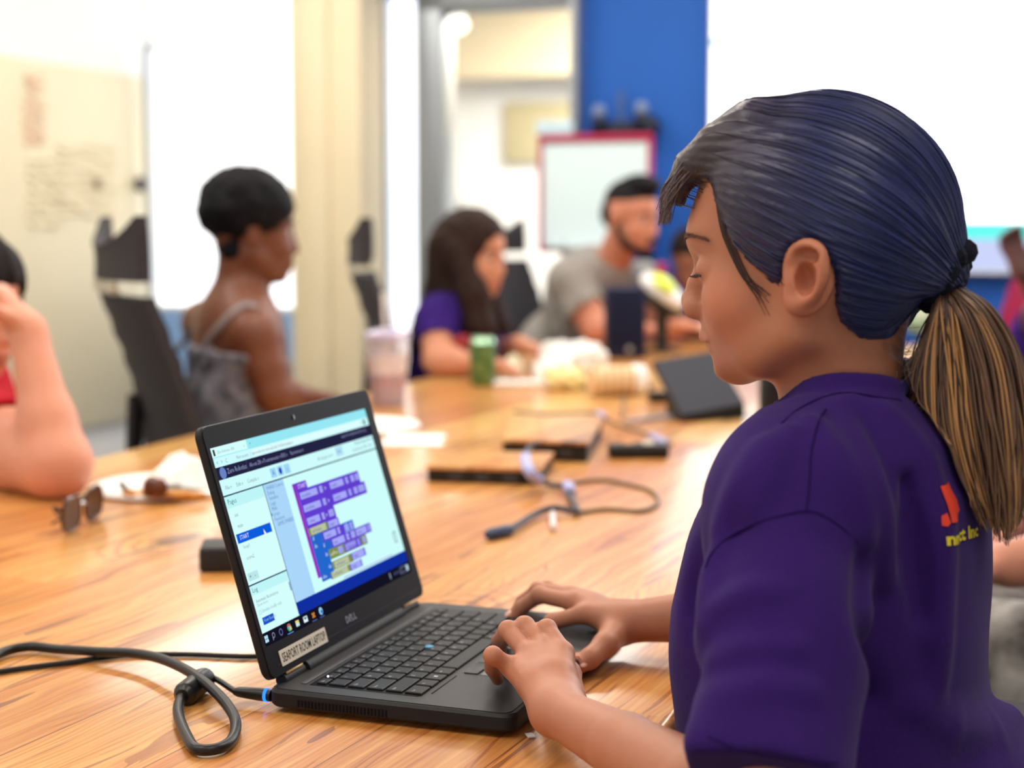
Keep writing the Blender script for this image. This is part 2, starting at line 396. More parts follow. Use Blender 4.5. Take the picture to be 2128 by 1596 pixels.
def window(name, na, nb, z0, z1, sill=True):
    root = thing(name, EN(E_B, (na+nb)/2, z0), None, None); root['kind'] = 'structure'
    b = MB(); t = .02
    for (c, s) in (((na+t/2), (.07, t, z1-z0)), ((nb-t/2), (.07, t, z1-z0))): b.box(EN(E_B+.03, c, (z0+z1)/2), s, FR_T)
    for z in (z0+t/2, z1-t/2): b.box(EN(E_B+.03, (na+nb)/2, z), (.07, nb-na, t), FR_T)
    o = b.obj('window_frame', M_white if sill else M_frame, root, smooth=False); o['kind'] = 'structure'
    g = MB(); g.box(EN(E_B+.045, (na+nb)/2, (z0+z1)/2), (.008, nb-na-.02, z1-z0-.02), FR_T); o = g.obj('window_pane', M_frost, root, smooth=False); o['kind'] = 'structure'
    return root
window('window_1', n305, n655, SILL, CEIL_Z)
window('window_2', n800, n882, 0.06, CEIL_Z-.02, False)
# glazed door in its grey metal frame
d = thing('door_1', EN(E_B, (n882+n1195)/2, 0), None, None); d['kind'] = 'structure'
b = MB()
b.box(EN(E_B-.01, (n882+n940)/2-.004, DOOR_H/2+.03), (.16, n940-n882-.008, DOOR_H+.06), FR_T, .006); b.box(EN(E_B-.01, n1195+.012, DOOR_H/2+.03), (.16, .03, DOOR_H+.06), FR_T, .004)
b.box(EN(E_B-.01, (n882+n1195)/2, DOOR_H+.035), (.16, n1195-n882, .09), FR_T, .006)
o = b.obj('door_frame', M_metal, d); o['kind'] = 'structure'
b = MB(); b.box(EN(E_B+.02, (n940+n1195)/2, DOOR_H/2), (.010, n1195-n940, DOOR_H), FR_T)
M_clear = mat('clear_glass', (255, 255, 255), .0, .5, trans=1.0, ior=1.01)
o = b.obj('door_pane', M_clear, d, smooth=False); o['kind'] = 'structure'
b = MB(); b.tube([EN(E_B-.05, n940+.05, .85), EN(E_B-.05, n940+.05, 1.25)], .011); b.tube([EN(E_B+.02, n940+.05, .9), EN(E_B-.05, n940+.05, .9)], .008); b.tube([EN(E_B+.02, n940+.05, 1.2), EN(E_B-.05, n940+.05, 1.2)], .008)
o = b.obj('door_handle', M_frame, d); o['kind'] = 'structure'
# hallway beyond the door
EH = 10.2; zc = zat(1060, 158, EH-.3)
struct(slab('wall_hallway', EH, EH+.1, -5.2, 1.2, 0, 3.4, M_white)); struct(slab('wall_hallway_left', E_B+.12, EH, -5.3, -5.2, 0, 3.4, M_cream)); struct(slab('wall_hallway_right', E_B+.12, EH, 1.2, 1.3, 0, 3.4, M_white))
struct(slab('ceiling_hallway', E_B+.12, EH, -5.2, 1.2, 2.72, 2.82, M_cream)); struct(slab('wall_hallway_bulkhead', EH-.3, EH, -5.2, 1.2, zc, 2.72, M_cream))
c0 = PL(1140, 275, EN(EH-.03, 0), EX)
b = MB(); b.box(c0, (.03, .62, .40), FR_T, .006); o = b.obj('notice_board', mat('tan_board', (196, 186, 150), .8, .2, noise=.1, nscale=30)); props(o, 'tan board on the white hallway wall seen through the glass door', 'board')
c1 = PL(1150, 277, EN(EH-.05, 0), EX)
lamp_p = PL(945, 50, EN(8.6, 0), EX); r_ = thing('hallway_lamp', lamp_p, 'small round white lamp glowing under the hallway ceiling beyond the glass door', 'lamp')
b = MB(); b.lathe([(0, -.05), (.05, -.045), (.075, -.015), (.08, .0), (.06, .02)], lamp_p, 24); b.obj('lamp_globe', glow('warm_globe', (255, 246, 225), 3.5), r_)
b = MB(); b.lathe([(.06, .02), (.05, 2.72-lamp_p[2])], lamp_p, 20); b.obj('lamp_stem', M_white, r_)
# ceiling lamps
for i, (le, ln) in enumerate(LAMPS):
    row = ('nearest to the camera', 'over the middle of the table', 'over the far end of the table')[i//3]; side = ('along the right wall', 'above the table line', 'along the left wall')[i % 3]
    r_ = thing('ceiling_lamp', EN(le, ln, CEIL_Z-.02), 'flat white ceiling light panel %s, %s' % (row, side), 'ceiling light', 'light panels in the ceiling', YAW)
    b = MB(); 
    for s in (-1, 1): b.box((s*.60, 0, 0), (.03, .63, .04)); b.box((0, s*.30, 0), (1.2, .03, .04))
    b.obj('lamp_frame', M_white, r_, smooth=False, local=True)
    b = MB(); b.box((0, 0, .008), (1.17, .57, .01)); b.obj('diffuser', M_glow, r_, smooth=False, local=True)
# whiteboard on the left wall, with faint marker traces
WB_T = PL(150, 140, EN(0, N_L), NX)[2]
e_a, e_b = 3.0, PL(298, 400, EN(0, N_L), NX)@EX
wb = thing('whiteboard', EN((e_a+e_b)/2, N_L+.03, .35), 'large cream whiteboard with faint marker traces on the left wall', 'whiteboard')
def wbmat():
    m = mat('cream_whiteboard', (226, 214, 182), .45, .4, noise=.06, nscale=2.5); return m
b = MB(); b.box(EN((e_a+e_b)/2, N_L+.02, (.3+WB_T)/2), (e_b-e_a, .03, WB_T-.3), FR_T, .004); b.obj('board', wbmat(), wb)
def trace(name, x0, x1, y0, y1, m, n=7):
    b = MB(); rr = random.Random(x0)
    for k in range(n):
        y = y0+(y1-y0)*k/(n-1); xs = [x0+(x1-x0)*t/5+rr.uniform(-4, 4) for t in range(6)]
        pts = [PL(x, y+rr.uniform(-7, 7), EN(0, N_L+.038), NX) for x in xs]; b.tube(spline(pts, 20), .006, 5)
    return b.obj(name, m, wb)
trace('marker_writing', 52, 92, 160, 300, mat('faint_red_marker', (228, 196, 168), .7), 12)
trace('marker_writing', 60, 130, 330, 470, mat('faint_grey_marker', (219, 207, 174), .7), 8)
trace('marker_writing', 120, 240, 310, 450, mat('faint_brown_marker', (217, 202, 169), .7), 8)
mg = thing('magnet', PL(293, 383, EN(0, N_L+.05), NX), 'small dark round magnet on the cream whiteboard near its right edge', 'magnet')
b = MB(); b.lathe([(0, -.012), (.03, -.01), (.034, 0), (.03, .012), (0, .014)], mg.location, 20, frame((0, 0, 1), EX, NX)); b.obj('magnet_cap', mat('dark_magnet', (44, 44, 60), .4), mg)
mg = thing('magnet', PL(205, 383, EN(0, N_L+.05), NX), 'small brownish round magnet on the middle of the cream whiteboard', 'magnet')
b = MB(); b.lathe([(0, -.01), (.018, -.008), (.02, 0), (.018, .01), (0, .012)], mg.location, 20, frame((0, 0, 1), EX, NX)); b.obj('magnet_cap', mat('brown_magnet', (150, 128, 96), .5), mg)
# second whiteboard on the back window, with a slim grey edge post
pp = PL(308, 300, EN(E_B-.16, 0), EX); zt = zat(306, 92, E_B-.16)
bp = thing('board_post', EN(E_B-.16, pp@NX, 0), 'slim grey metal post with short top arm beside the cream whiteboard', 'post')
b = MB(); b.box(EN(E_B-.16, pp@NX, zt/2), (.03, .032, zt), FR_T, .004); b.obj('upright', M_frame, bp); b = MB(); b.box(EN(E_B-.16, pp@NX+.04, zt-.012), (.03, .08, .024), FR_T, .004); b.obj('top_arm', M_frame, bp)
b = MB(); b.box(EN(E_B-.16, pp@NX, .012), (.26, .05, .024), FR_T, .006); b.obj('foot', M_frame, bp)
# projection screen with the projected page
zb = zat(2000, 566, E_B-.06); zt2 = CEIL_Z-.08
scn = thing('projection_screen', EN(E_B-.06, (n1475+2.2)/2, zb), 'big bright projection screen with pale page and aqua bands on the blue wall', 'screen')
SN0, SN1 = n1475, 2.25
b = MB(); b.box(EN(E_B-.05, (SN0+SN1)/2, (zb+zt2)/2), (.03, SN1-SN0, zt2-zb), FR_T, .003); b.obj('screen_fabric', M_white, scn)
b = MB(); b.box(EN(E_B-.07, (SN0+SN1)/2, zt2+.03), (.10, SN1-SN0+.08, .09), FR_T, .01); b.obj('housing', M_frame, scn)
b = MB()
mats = [glow('projected_white', (250, 252, 255), 3.4), glow('projected_aqua', (110, 255, 247), 1.0), glow('projected_lavender', (205, 214, 252), 1.0), glow('projected_pale_aqua', (190, 250, 252), 1.25)]
zs = [(zt2-.02, zat(1800, 72), 0), (zat(1800, 72), zat(1800, 88), 3), (zat(1800, 88), zat(2040, 462), 0), (zat(2040, 462), zat(2040, 497), 1), (zat(2040, 497), zb+.01, 2)]
for (za, zbb, k) in zs:
    b.mi = k; b.box(EN(E_B-.068, (SN0+SN1)/2, (za+zbb)/2), (.004, SN1-SN0-.02, abs(za-zbb)), FR_T)
b.obj('projected_page', mats, scn, smooth=False)
b = MB(); b.tube([EN(E_B-.055, SN0+.01, zb), EN(E_B-.055, SN1-.01, zb)], .014); b.obj('bottom_bar', M_frame, scn)
# ---------------------------------------------------------------- conference table
def woodmat():
    m = bpy.data.materials.new('pine_planks'); m.use_nodes = True; nt = m.node_tree; N = nt.nodes; Lk = nt.links; b = N['Principled BSDF']
    tc = N.new('ShaderNodeTexCoord'); mp = N.new('ShaderNodeMapping'); mp.inputs['Rotation'].default_value = (0, 0, -math.radians(66)); Lk.new(tc.outputs['Object'], mp.inputs['Vector'])
    sep = N.new('ShaderNodeSeparateXYZ'); Lk.new(mp.outputs['Vector'], sep.inputs[0])
    def math_(op, a, b_=None, c=None):
        n = N.new('ShaderNodeMath'); n.operation = op
        for i, v in enumerate((a, b_, c)):
            if v is None: continue
            if isinstance(v, (int, float)): n.inputs[i].default_value = v
            else: Lk.new(v, n.inputs[i])
        return n.outputs[0]
    def noise(vec, scale, detail=4, dist=0.0, rough=.5):
        n = N.new('ShaderNodeTexNoise'); n.inputs['Scale'].default_value = scale; n.inputs['Detail'].default_value = detail; n.inputs['Distortion'].default_value = dist; n.inputs['Roughness'].default_value = rough; Lk.new(vec, n.inputs['Vector']); return n.outputs['Fac']
    def comb(x, y, z):
        n = N.new('ShaderNodeCombineXYZ')
        for i, v in enumerate((x, y, z)):
            if isinstance(v, (int, float)): n.inputs[i].default_value = v
            else: Lk.new(v, n.inputs[i])
        return n.outputs[0]
    def ramp(fac, stops):
        r = N.new('ShaderNodeValToRGB'); e = r.color_ramp.elements
        while len(e) > 1: e.remove(e[-1])
        e[0].position, e[0].color = stops[0][0], srgb(*stops[0][1])
        for p, c in stops[1:]: q = e.new(p); q.color = srgb(*c)
        Lk.new(fac, r.inputs['Fac']); return r.outputs['Color']
    def mix(fac, a, b_, mode='MIX'):
        n = N.new('ShaderNodeMix'); n.data_type = 'RGBA'; n.blend_type = mode
        for i, v in ((0, fac), (6, a), (7, b_)):
            if isinstance(v, (int, float)): n.inputs[i].default_value = v
            elif isinstance(v, tuple): n.inputs[i].default_value = v
            else: Lk.new(v, n.inputs[i])
        return n.outputs[2]
    X, Y = sep.outputs[0], sep.outputs[1]
    PWD = 0.118
    row = math_('FLOOR', math_('DIVIDE', Y, PWD)); frac = math_('FRACT', math_('DIVIDE', Y, PWD))
    # boards are long; each row of boards has its own joint offset
    wn = N.new('ShaderNodeTexWhiteNoise'); wn.noise_dimensions = '1D'; Lk.new(row, wn.inputs['W'])
    bx = math_('FLOOR', math_('ADD', math_('DIVIDE', X, 2.6), wn.outputs['Value']))
    wn2 = N.new('ShaderNodeTexWhiteNoise'); wn2.noise_dimensions = '2D'; Lk.new(comb(row, bx, 0), wn2.inputs['Vector']); tone = wn2.outputs['Value']
    # grain: rings stretched along the board, warped, different in every board
    warp = noise(comb(math_('MULTIPLY', X, 1.1), math_('MULTIPLY', Y, 4.0), math_('MULTIPLY', tone, 31.0)), 1.6, 3)
    yy = math_('ADD', Y, math_('MULTIPLY', math_('SUBTRACT', warp, .5), .16))
    rings = math_('SINE', math_('MULTIPLY', math_('ADD', yy, math_('MULTIPLY', tone, 3.0)), 760.0))
    rings2 = math_('SINE', math_('MULTIPLY', math_('ADD', yy, math_('MULTIPLY', tone, 5.0)), 170.0))
    fine = noise(comb(math_('MULTIPLY', X, 6.0), math_('MULTIPLY', Y, 260.0), tone), 1.0, 5, 0, .65)
    fib = noise(comb(math_('MULTIPLY', X, 2.0), math_('MULTIPLY', yy, 70.0), math_('MULTIPLY', tone, 9.0)), 1.0, 4)
    base = ramp(tone, [(0, (162, 88, 32)), (.25, (198, 120, 48)), (.5, (214, 140, 64)), (.75, (226, 160, 82)), (1, (244, 200, 118))])
    col = mix(math_('MULTIPLY', math_('SMOOTH_MIN', math_('MAXIMUM', rings, 0.0), 1.0, .2), .50), base, srgb(148, 74, 26))
    col = mix(math_('MULTIPLY', math_('MAXIMUM', rings2, 0.0), .22), col, srgb(248, 204, 130))
    col = mix(.35, col, ramp(fine, [(.3, (168, 94, 38)), (.7, (242, 188, 112))]))
    col = mix(math_('MULTIPLY', math_('GREATER_THAN', fib, .62), .55), col, srgb(128, 60, 22))
    # knots and dark resin streaks
    vor = N.new('ShaderNodeTexVoronoi'); vor.feature = 'F1'; vor.inputs['Scale'].default_value = 2.6; Lk.new(comb(math_('MULTIPLY', X, .55), Y, 0), vor.inputs['Vector'])
    kd = math_('ADD', vor.outputs['Distance'], math_('MULTIPLY', noise(mp.outputs['Vector'], 40, 3), .05))
    knot = math_('LESS_THAN', kd, .085); col = mix(math_('MULTIPLY', knot, .75), col, srgb(92, 46, 22))
    halo = math_('SINE', math_('MULTIPLY', kd, 150.0)); hm = math_('MULTIPLY', math_('LESS_THAN', kd, .22), math_('MAXIMUM', halo, 0.0)); col = mix(math_('MULTIPLY', hm, .6), col, srgb(150, 84, 38))
    streak = noise(comb(math_('MULTIPLY', X, 2.2), math_('MULTIPLY', Y, 26.0), 4.0), 1.0, 2); col = mix(math_('MULTIPLY', math_('GREATER_THAN', streak, .655), .66), col, srgb(104, 50, 30))
    gap = math_('LESS_THAN', math_('ABSOLUTE', math_('SUBTRACT', frac, .5)), .492); col = mix(gap, srgb(140, 80, 36), col)
    Lk.new(col, b.inputs['Base Color']); b.inputs['Roughness'].default_value = .34; b.inputs['Specular IOR Level'].default_value = .35; b.inputs['Coat Weight'].default_value = .45; b.inputs['Coat Roughness'].default_value = .12
    bp = N.new('ShaderNodeBump'); bp.inputs['Strength'].default_value = .08; bp.inputs['Distance'].default_value = .001; Lk.new(fine, bp.inputs['Height']); Lk.new(bp.outputs['Normal'], b.inputs['Normal'])
    return m
M_wood = woodmat()
TE0, TE1, TN0, TN1 = .55, 5.50, -1.59, -.292
tb = thing('conference_table', EN((TE0+TE1)/2, (TN0+TN1)/2, 0), 'long honey coloured wooden conference table with glossy plank top', 'table')
b = MB(); b.box(EN((TE0+TE1)/2, (TN0+TN1)/2, TABLE_Z-.0225), (TE1-TE0, TN1-TN0, .045), FR_T, .008, 3); b.obj('tabletop', M_wood, tb)
for e in (2.05, 4.85):
    b = MB(); b.box(EN(e, (TN0+TN1)/2, .36), (.12, .5, .69), FR_T, .01); b.box(EN(e, (TN0+TN1)/2, .02), (.5, .7, .04), FR_T, .01); b.obj('pedestal', M_metal, tb)
b = MB(); b.box(EN(3.45, (TN0+TN1)/2, .66), (2.8, .08, .08), FR_T, .005); b.obj('beam', M_metal, tb)
# ---------------------------------------------------------------- laptop
LBL = V3(-.2067, 1.3028, TABLE_Z); LYAW = 1.2274; LU = V3(math.cos(LYAW), math.sin(LYAW), 0); LV = V3(LU[1], -LU[0], 0); LW, LD, LH = .3315, .221, .020; LID = .2931
LUP = V3(0, 0, 1)*math.cos(LID)-LV*math.sin(LID)            # up the lid
LNRM = unit(np.cross(LU, LUP)); LNRM = LNRM if np.dot(LNRM, LV) > 0 else -LNRM   # out of the screen
lap = thing('laptop', LBL+LU*LW/2+LV*LD/2, 'open black laptop with white name label below its lit screen on the wooden table', 'laptop')
M_case = mat('laptop_case', (30, 30, 34), .5, .3, bump=.06, bscale=900); M_deck = mat('laptop_deck', (50, 50, 52), .42, .4, bump=.05, bscale=900); M_key = mat('key_black', (19, 19, 23), .45, .35, bump=.05, bscale=900)
M_bezel = mat('bezel_black', (12, 12, 19), .5, .14); M_legend = mat('key_legend', (205, 205, 210), .6); M_chrome = mat('chrome', (200, 200, 205), .2, .5, metal=1)
RB = np.stack([LU, -LV, V3(0, 0, 1)], 1)
def LB(u, v, z): return LBL+LU*u+LV*v+V3(0, 0, z)
b = MB(); ol = [(x+LW/2, -(y+LD/2)) for (x, y) in rrect(LW, LD, .012, 6)][::-1]
b.prism([(p[0], p[1]) for p in ol][::-1], .005, LH, LBL, RB, inset=.0025)
for (u, v) in ((.03, .02), (.03, .2), (.30, .02), (.30, .2)): b.lathe([(0, 0), (.006, 0), (.006, .006), (0, .006)], LB(u, v, 0), 12)
base = b.obj('base', M_case, lap)
b = MB(); b.prism([(x+LW/2, -(y+LD/2)) for (x, y) in rrect(LW-.008, LD-.010, .009, 6)], LH-.0004, LH+.0006, LBL, RB); deck = b.obj('deck', M_deck, lap)
b = MB()
for k in range(26): b.box(LB(-.0002, .030+k*.0032, .0105), (.0008, .0014, .006), RB)
b.obj('side_vents', M_bezel, lap, smooth=False)
b = MB(); b.box(LB(.165, .0235, LH+.0009), (.285, .0055, .0008), RB, .0003); b.obj('speaker_strip', mat('speaker_mesh', (92, 92, 96), .5, .5, metal=.4, noise=.5, nscale=900), lap)
# keyboard, its well and every key
b = MB(); b.box(LB(.1625, .0795, LH+.0004), (.283, .100, .0012), RB, .0004); kb = b.obj('keyboard', M_bezel, lap)
KU0, KV0, KWID, PIT = .0225, .0335, .280, .01895
rows = [(.0115, [('Esc', 1.0)]+[('F%d' % i, .98) for i in range(1, 13)]+[('Home', .98), ('End', .98), ('Ins', .98), ('Del', 1.0)]),
        (.0175, [(c, 1) for c in '`1234567890-=']+[('Bksp', 1.9)]),
        (.0175, [('Tab', 1.45)]+[(c, 1) for c in 'QWERTYUIOP[]']+[('\\', 1.4)]),
        (.0175, [('Caps', 1.7)]+[(c, 1) for c in "ASDFGHJKL;'"]+[('Enter', 2.1)]),
        (.0175, [('Shift', 2.2)]+[(c, 1) for c in 'ZXCVBNM,./']+[('Shift', 2.5)]),
        (.0175, [('Ctrl', 1.15), ('Fn', .95), ('', .95), ('Alt', 1.0), (' ', 5.2), ('Alt', 1.0), ('Ctrl', 1.0), ('PgUp', .95), ('<', .95), ('>', .95)])]
v = KV0
def on_plane(fs, vs2, o, ux, uy): return [o+ux*p[0]+uy*p[1] for p in vs2]
for (kh, ks) in rows:
    tot = sum(w for _, w in ks); sc = KWID/tot; u = KU0
    for (t, w) in ks:
        kw = w*sc-.0030; c = LB(u+w*sc/2, v+kh/2, LH+.0012)
        b = MB(); R0 = RB; hw, hh = kw/2, (kh-.0030)/2
        top = [(-hw+.0008, -hh+.0006), (hw-.0008, -hh+.0006), (hw-.0008, hh-.0006), (-hw+.0008, hh-.0006)]; bot = [(-hw, -hh), (hw, -hh), (hw, hh), (-hw, hh)]
        vs_ = [c+RB@V3(p[0], p[1], -.0008) for p in bot]+[c+RB@V3(p[0], p[1], .0013) for p in bot]+[c+RB@V3(p[0]*1.0, p[1], .0018) for p in top]
        b.add(vs_, [(0, 1, 5, 4), (1, 2, 6, 5), (2, 3, 7, 6), (3, 0, 4, 7), (4, 5, 9, 8), (5, 6, 10, 9), (6, 7, 11, 10), (7, 4, 8, 11), (8, 9, 10, 11)])
        if t.strip() or t == '':
            b.mi = 1; o_ = c+RB@V3(-hw+.0022, .0004 if kh > .013 else -.001, .00186)
            if t == '':
                for (a, e_) in ((0, 0), (.0018, 0), (0, .0018), (.0018, .0018)):
                    q = c+RB@V3(-.0018+a, -.0018+e_, .00187); b.add([q, q+RB@V3(.0016, 0, 0), q+RB@V3(.0016, .0016, 0), q+RB@V3(0, .0016, 0)], [(0, 1, 2, 3)])
            else:
                v2, f2 = text_mesh(t, .0046 if len(t) == 1 else .0032, 1.0, res=1); b.add([o_+RB@V3(p[0], p[1], 0) for p in v2], f2)
        b.obj('key', [M_key, M_legend], kb, smooth=False); u += w*sc
    v += kh
b = MB(); b.lathe([(0, 0), (.0035, 0), (.0042, .0028), (.003, .0034), (0, .0032)], LB(.158, .0825, LH+.0012), 16); b.obj('pointing_stick', mat('blue_ring', (70, 150, 190), .5), lap)
b = MB(); b.ball(LB(.0415, .0372, LH+.0032), .0009, seg=8, rings=6); b.obj('power_light', glow('white_led', (235, 240, 255), 3), lap)
# touchpad with buttons above it
TPU = .148
b = MB(); b.box(LB(TPU, .1815, LH+.0007), (.102, .052, .0006), RB, .0002); b.obj('touchpad', mat('touchpad', (66, 66, 68), .32, .5), lap)
for k in range(3): b = MB(); b.box(LB(TPU+(k-1)*.034, .1465, LH+.0010), (.0325, .013, .0016), RB, .0004); b.obj('touchpad_button', M_deck, lap)
b = MB(); b.box(LB(.060, .137, LH+.0009), (.055, .0008, .0004), RB); b.obj('deck_seam', M_bezel, lap, smooth=False); b = MB(); b.box(LB(.275, .205, LH+.0009), (.020, .006, .0004), RB); v2, f2 = text_mesh('intel', .005, 1, 'CENTER'); b.mi = 1; b.add([LB(.275+p[0], .2065-p[1], LH+.0012) for p in v2], f2); b.obj('processor_sticker', [mat('sticker_grey', (84, 84, 88), .4), M_legend], lap, smooth=False)
# lid
LO = LB(0, .006, LH+.001)
def LL(a, h, o=0.0): return LO+LU*a+LUP*h+LNRM*o
LIDH = .0343+.174+.0195
RL = np.stack([LU, LUP, LNRM], 1)
lid_ol = rrect(LW, LIDH-.006, .010, 6, LW/2, (LIDH+.006)/2)
b = MB(); b.prism(lid_ol, -.0075, .0, LO, RL, inset=.0015); lid = b.obj('lid', M_case, lap)
# bezel as a frame round the display
DX0, DX1, DY0, DY1 = (LW-.3095)/2-.005, (LW+.3095)/2-.005, .0343, .0343+.174
def frame_ring(b, outer, inner, z):
    n = len(outer); vs_ = [LL(p[0], p[1], z) for p in outer]+[LL(p[0], p[1], z) for p in inner]
    b.add(vs_, [(i, (i+1) % n, n+(i+1) % n, n+i) for i in range(n)])
bo = rrect(LW-.002, LIDH-.008, .009, 6, LW/2, (LIDH+.006)/2); bi = rrect(DX1-DX0, DY1-DY0, .0004, 6, (DX0+DX1)/2, (DY0+DY1)/2)
b = MB(); frame_ring(b, bo, bi, .0012); nn = len(bi); vs_ = [LL(p[0], p[1], .0012) for p in bi]+[LL(p[0], p[1], .0002) for p in bi]; b.add(vs_, [(i, nn+i, nn+(i+1) % nn, (i+1) % nn) for i in range(nn)])
vs_ = [LL(p[0], p[1], .0012) for p in bo]+[LL(p[0], p[1], -.0005) for p in bo]; b.add(vs_, [(i, nn+i, nn+(i+1) % nn, (i+1) % nn) for i in range(nn)])
b.obj('bezel', M_bezel, lid, smooth=False)
b = MB(); b.lathe([(0, 0), (.0022, 0), (.0024, .0006), (0, .0008)], LL(LW/2-.004, LIDH-.0105, .0012), 14, RL); b.obj('webcam', mat('lens_black', (8, 8, 12), .1), lid)
b = MB(); b.box(LL(LW/2, .0155, .0014), (LW-.03, .0007, .0004), RL); b.obj('bezel_seam', M_case, lid, smooth=False)
# label and maker's mark below the display
def glyphs(b, body, a, h, size, xs=1.0, z=.0016, align='LEFT', bold=0):
    v2, f2 = text_mesh(body, size, xs, align, 2)
    for dx in ([0] if not bold else [-bold, 0, bold]): b.add([LL(a+p[0]+dx, h+p[1], z+abs(dx)*.05) for p in v2], f2)
b = MB(); b.box(LL(.0225+.0435, .0195, .0016), (.087, .0135, .0006), RL, .0001); b.mi = 1
v2, f2 = text_mesh('SEAPORT ROOM LAPTOP', .0112, 1.0, 'LEFT', 2, .009); xf = .0815/v2[:, 0].max(); b.add([LL(.0252+p[0]*xf, .0157+p[1], .00205) for p in v2], f2)
b.obj('name_label', [mat('label_paper', (222, 216, 200), .6), mat('label_ink', (16, 16, 18), .6)], lid, smooth=False)
b = MB(); mx_ = .1520
for ch, da in (('D', 0), ('E', -.42), ('L', 0), ('L', 0)):
    v2, f2 = text_mesh(ch, .0088, 1.0, 'LEFT', 2, .03); w_ = v2[:, 0].max(); ctr_ = v2.mean(0); ca_, sa_ = math.cos(da), math.sin(da)
    b.add([LL(mx_+ctr_[0]+ca_*(p[0]-ctr_[0])-sa_*(p[1]-ctr_[1]), .0192+ctr_[1]+sa_*(p[0]-ctr_[0])+ca_*(p[1]-ctr_[1]), .0017) for p in v2], f2); mx_ += w_+(.0006 if ch != 'L' else .0008)
b.obj('maker_mark', mat('mark_silver', (150, 150, 158), .3, .5, metal=.6), lid, smooth=False)
for a0 in (.040, LW-.040):
    b = MB(); b.tube([LL(a0-.018, .0015, -.003), LL(a0+.018, .0015, -.003)], .0055, 14); b.obj('hinge', M_case, lap)
    b = MB(); b.box(LL(a0, .0062, .0018), (.030, .0022, .0012), RL, .0004); b.obj('hinge_gap_strip', mat('gap_table_tone', (196, 160, 110), .3, .5, metal=.7), lap)  # strip coloured like the table seen through the gap at the hinge
b = MB(); b.tube([LL(.062, .0012, -.003), LL(LW-.062, .0012, -.003)], .0075, 14); b.obj('hinge_cover', M_case, lap)
# display picture
H_src = np.array([(432, 937), (768, 855), (853, 1190), (543, 1344)], float); H_dst = np.array([(0, 1), (1, 1), (1, 0), (0, 0)], float)
A_ = []
for (x, y), (u, v_) in zip(H_src, H_dst): A_ += [[x, y, 1, 0, 0, 0, -u*x, -u*y, -u], [0, 0, 0, x, y, 1, -v_*x, -v_*y, -v_]]
Hm = np.linalg.svd(np.array(A_))[2][-1].reshape(3, 3)
def duv(x, y): q = Hm@np.array([x, y, 1.]); return q[0]/q[2], q[1]/q[2]
def Z1(x, y): return duv(400+x/2.575, 800+y/2.574)              # from the first close-up
scr = []; SCRM = []
def smat(c, s=1.0):
    m = glow('pixel_%d_%d_%d' % c, c, s)
    if m not in SCRM: SCRM.append(m)
    return SCRM.index(m)
db = MB(); layer = [0]
def D3(u, v_, k=0): return LL(DX0+u*(DX1-DX0), DY0+v_*(DY1-DY0), .00028+k*.00004)
def R2(u0, v0, u1, v1, c, k=1):
    db.mi = smat(c); db.add([D3(u0, v0, k), D3(u1, v0, k), D3(u1, v1, k), D3(u0, v1, k)], [(0, 1, 2, 3)])
def RZ(x0, y0, x1, y1, c, k=1):
    """Rectangle given by its upper-left and lower-right corners in the close-up."""
    a = Z1(x0, y0); e = Z1(x1, y1); R2(a[0], e[1], e[0], a[1], c, k)
def TX(body, u, v_, size, c, k=5, xs=1.0):
    W_, H_ = DX1-DX0, DY1-DY0; v2, f2 = text_mesh(body, size, xs, 'LEFT', 1); db.mi = smat(c); db.add([D3(u, v_, k)+LU*p[0]+LUP*p[1] for p in v2], f2)
PG = (212, 254, 252); NAVY = (34, 34, 66); INK = (120, 140, 160); BLU = (16, 46, 160)
R2(0, 0, 1, 1, PG, 0)
R2(0, .948, 1, 1, (150, 232, 244)); R2(0, .952, .20, 1, PG, 2); R2(0, .901, 1, .948, (205, 252, 255)); R2(.22, .908, .94, .940, (222, 255, 255), 2)
TX('Zero Robotics - IDE', .035, .966, .0034, INK); TX('x', .180, .966, .0034, INK); TX('+', .214, .966, .0044, (60, 70, 90)); TX('<   >   C', .015, .913, .0052, (120, 150, 170)); TX('Not secure  |  zerorobotics.mit.edu/ide/10036/simulator', .125, .915, .0046, INK, xs=1.0)
R2(.013, .958, .023, .99, (60, 50, 60), 3); R2(.962, .910, .974, .940, (50, 50, 60), 3); TX('*', .940, .906, .007, (90, 110, 120))
R2(0, .838, 1, .901, NAVY)
db.mi = smat((104, 132, 196)); db.add([D3(.035+.017*math.cos(t*.3927), .868+.030*math.sin(t*.3927), 3) for t in range(16)], [tuple(range(16))])
TX('Zero Robotics', .058, .858, .0066, (150, 160, 200), xs=.85); R2(.170, .840, .1715, .899, (80, 80, 110), 2); TX('About ZR v', .182, .860, .0052, (150, 155, 190)); TX('Tournaments v', .265, .860, .0052, (150, 155, 190)); TX('IDE v', .372, .860, .0052, (150, 155, 190)); TX('Resources v', .430, .860, .0052, (150, 155, 190)); TX('seaport.room@zerorobotics.org', .78, .872, .0042, (150, 155, 190))
R2(0, .762, 1, .838, (206, 252, 252)); TX('File v', .025, .785, .0050, INK); TX('Edit v', .085, .785, .0050, INK); TX('Compile v', .145, .785, .0050, INK)
for k in range(3): R2(.285+.042*k, .772, .320+.042*k, .822, (160, 214, 246), 2)
db.mi = smat((30, 60, 190)); db.add([D3(.344+.009*math.cos(t*.7854), .797+.019*math.sin(t*.7854), 4) for t in range(8)], [tuple(range(8))]); TX('A', .294, .784, .007, (70, 110, 200)); TX('c', .380, .784, .007, (110, 160, 220))
TX('All changes saved', .585, .788, .0046, INK); R2(.715, .778, .765, .832, (180, 226, 246), 2); TX('Edit', .724, .794, .0052, (90, 130, 190)); TX('Tutorial Game 1Bot Only', .855, .812, .0046, (60, 80, 110)); TX('ZeroRobotics MIT 10036', .83, .778, .0044, INK)
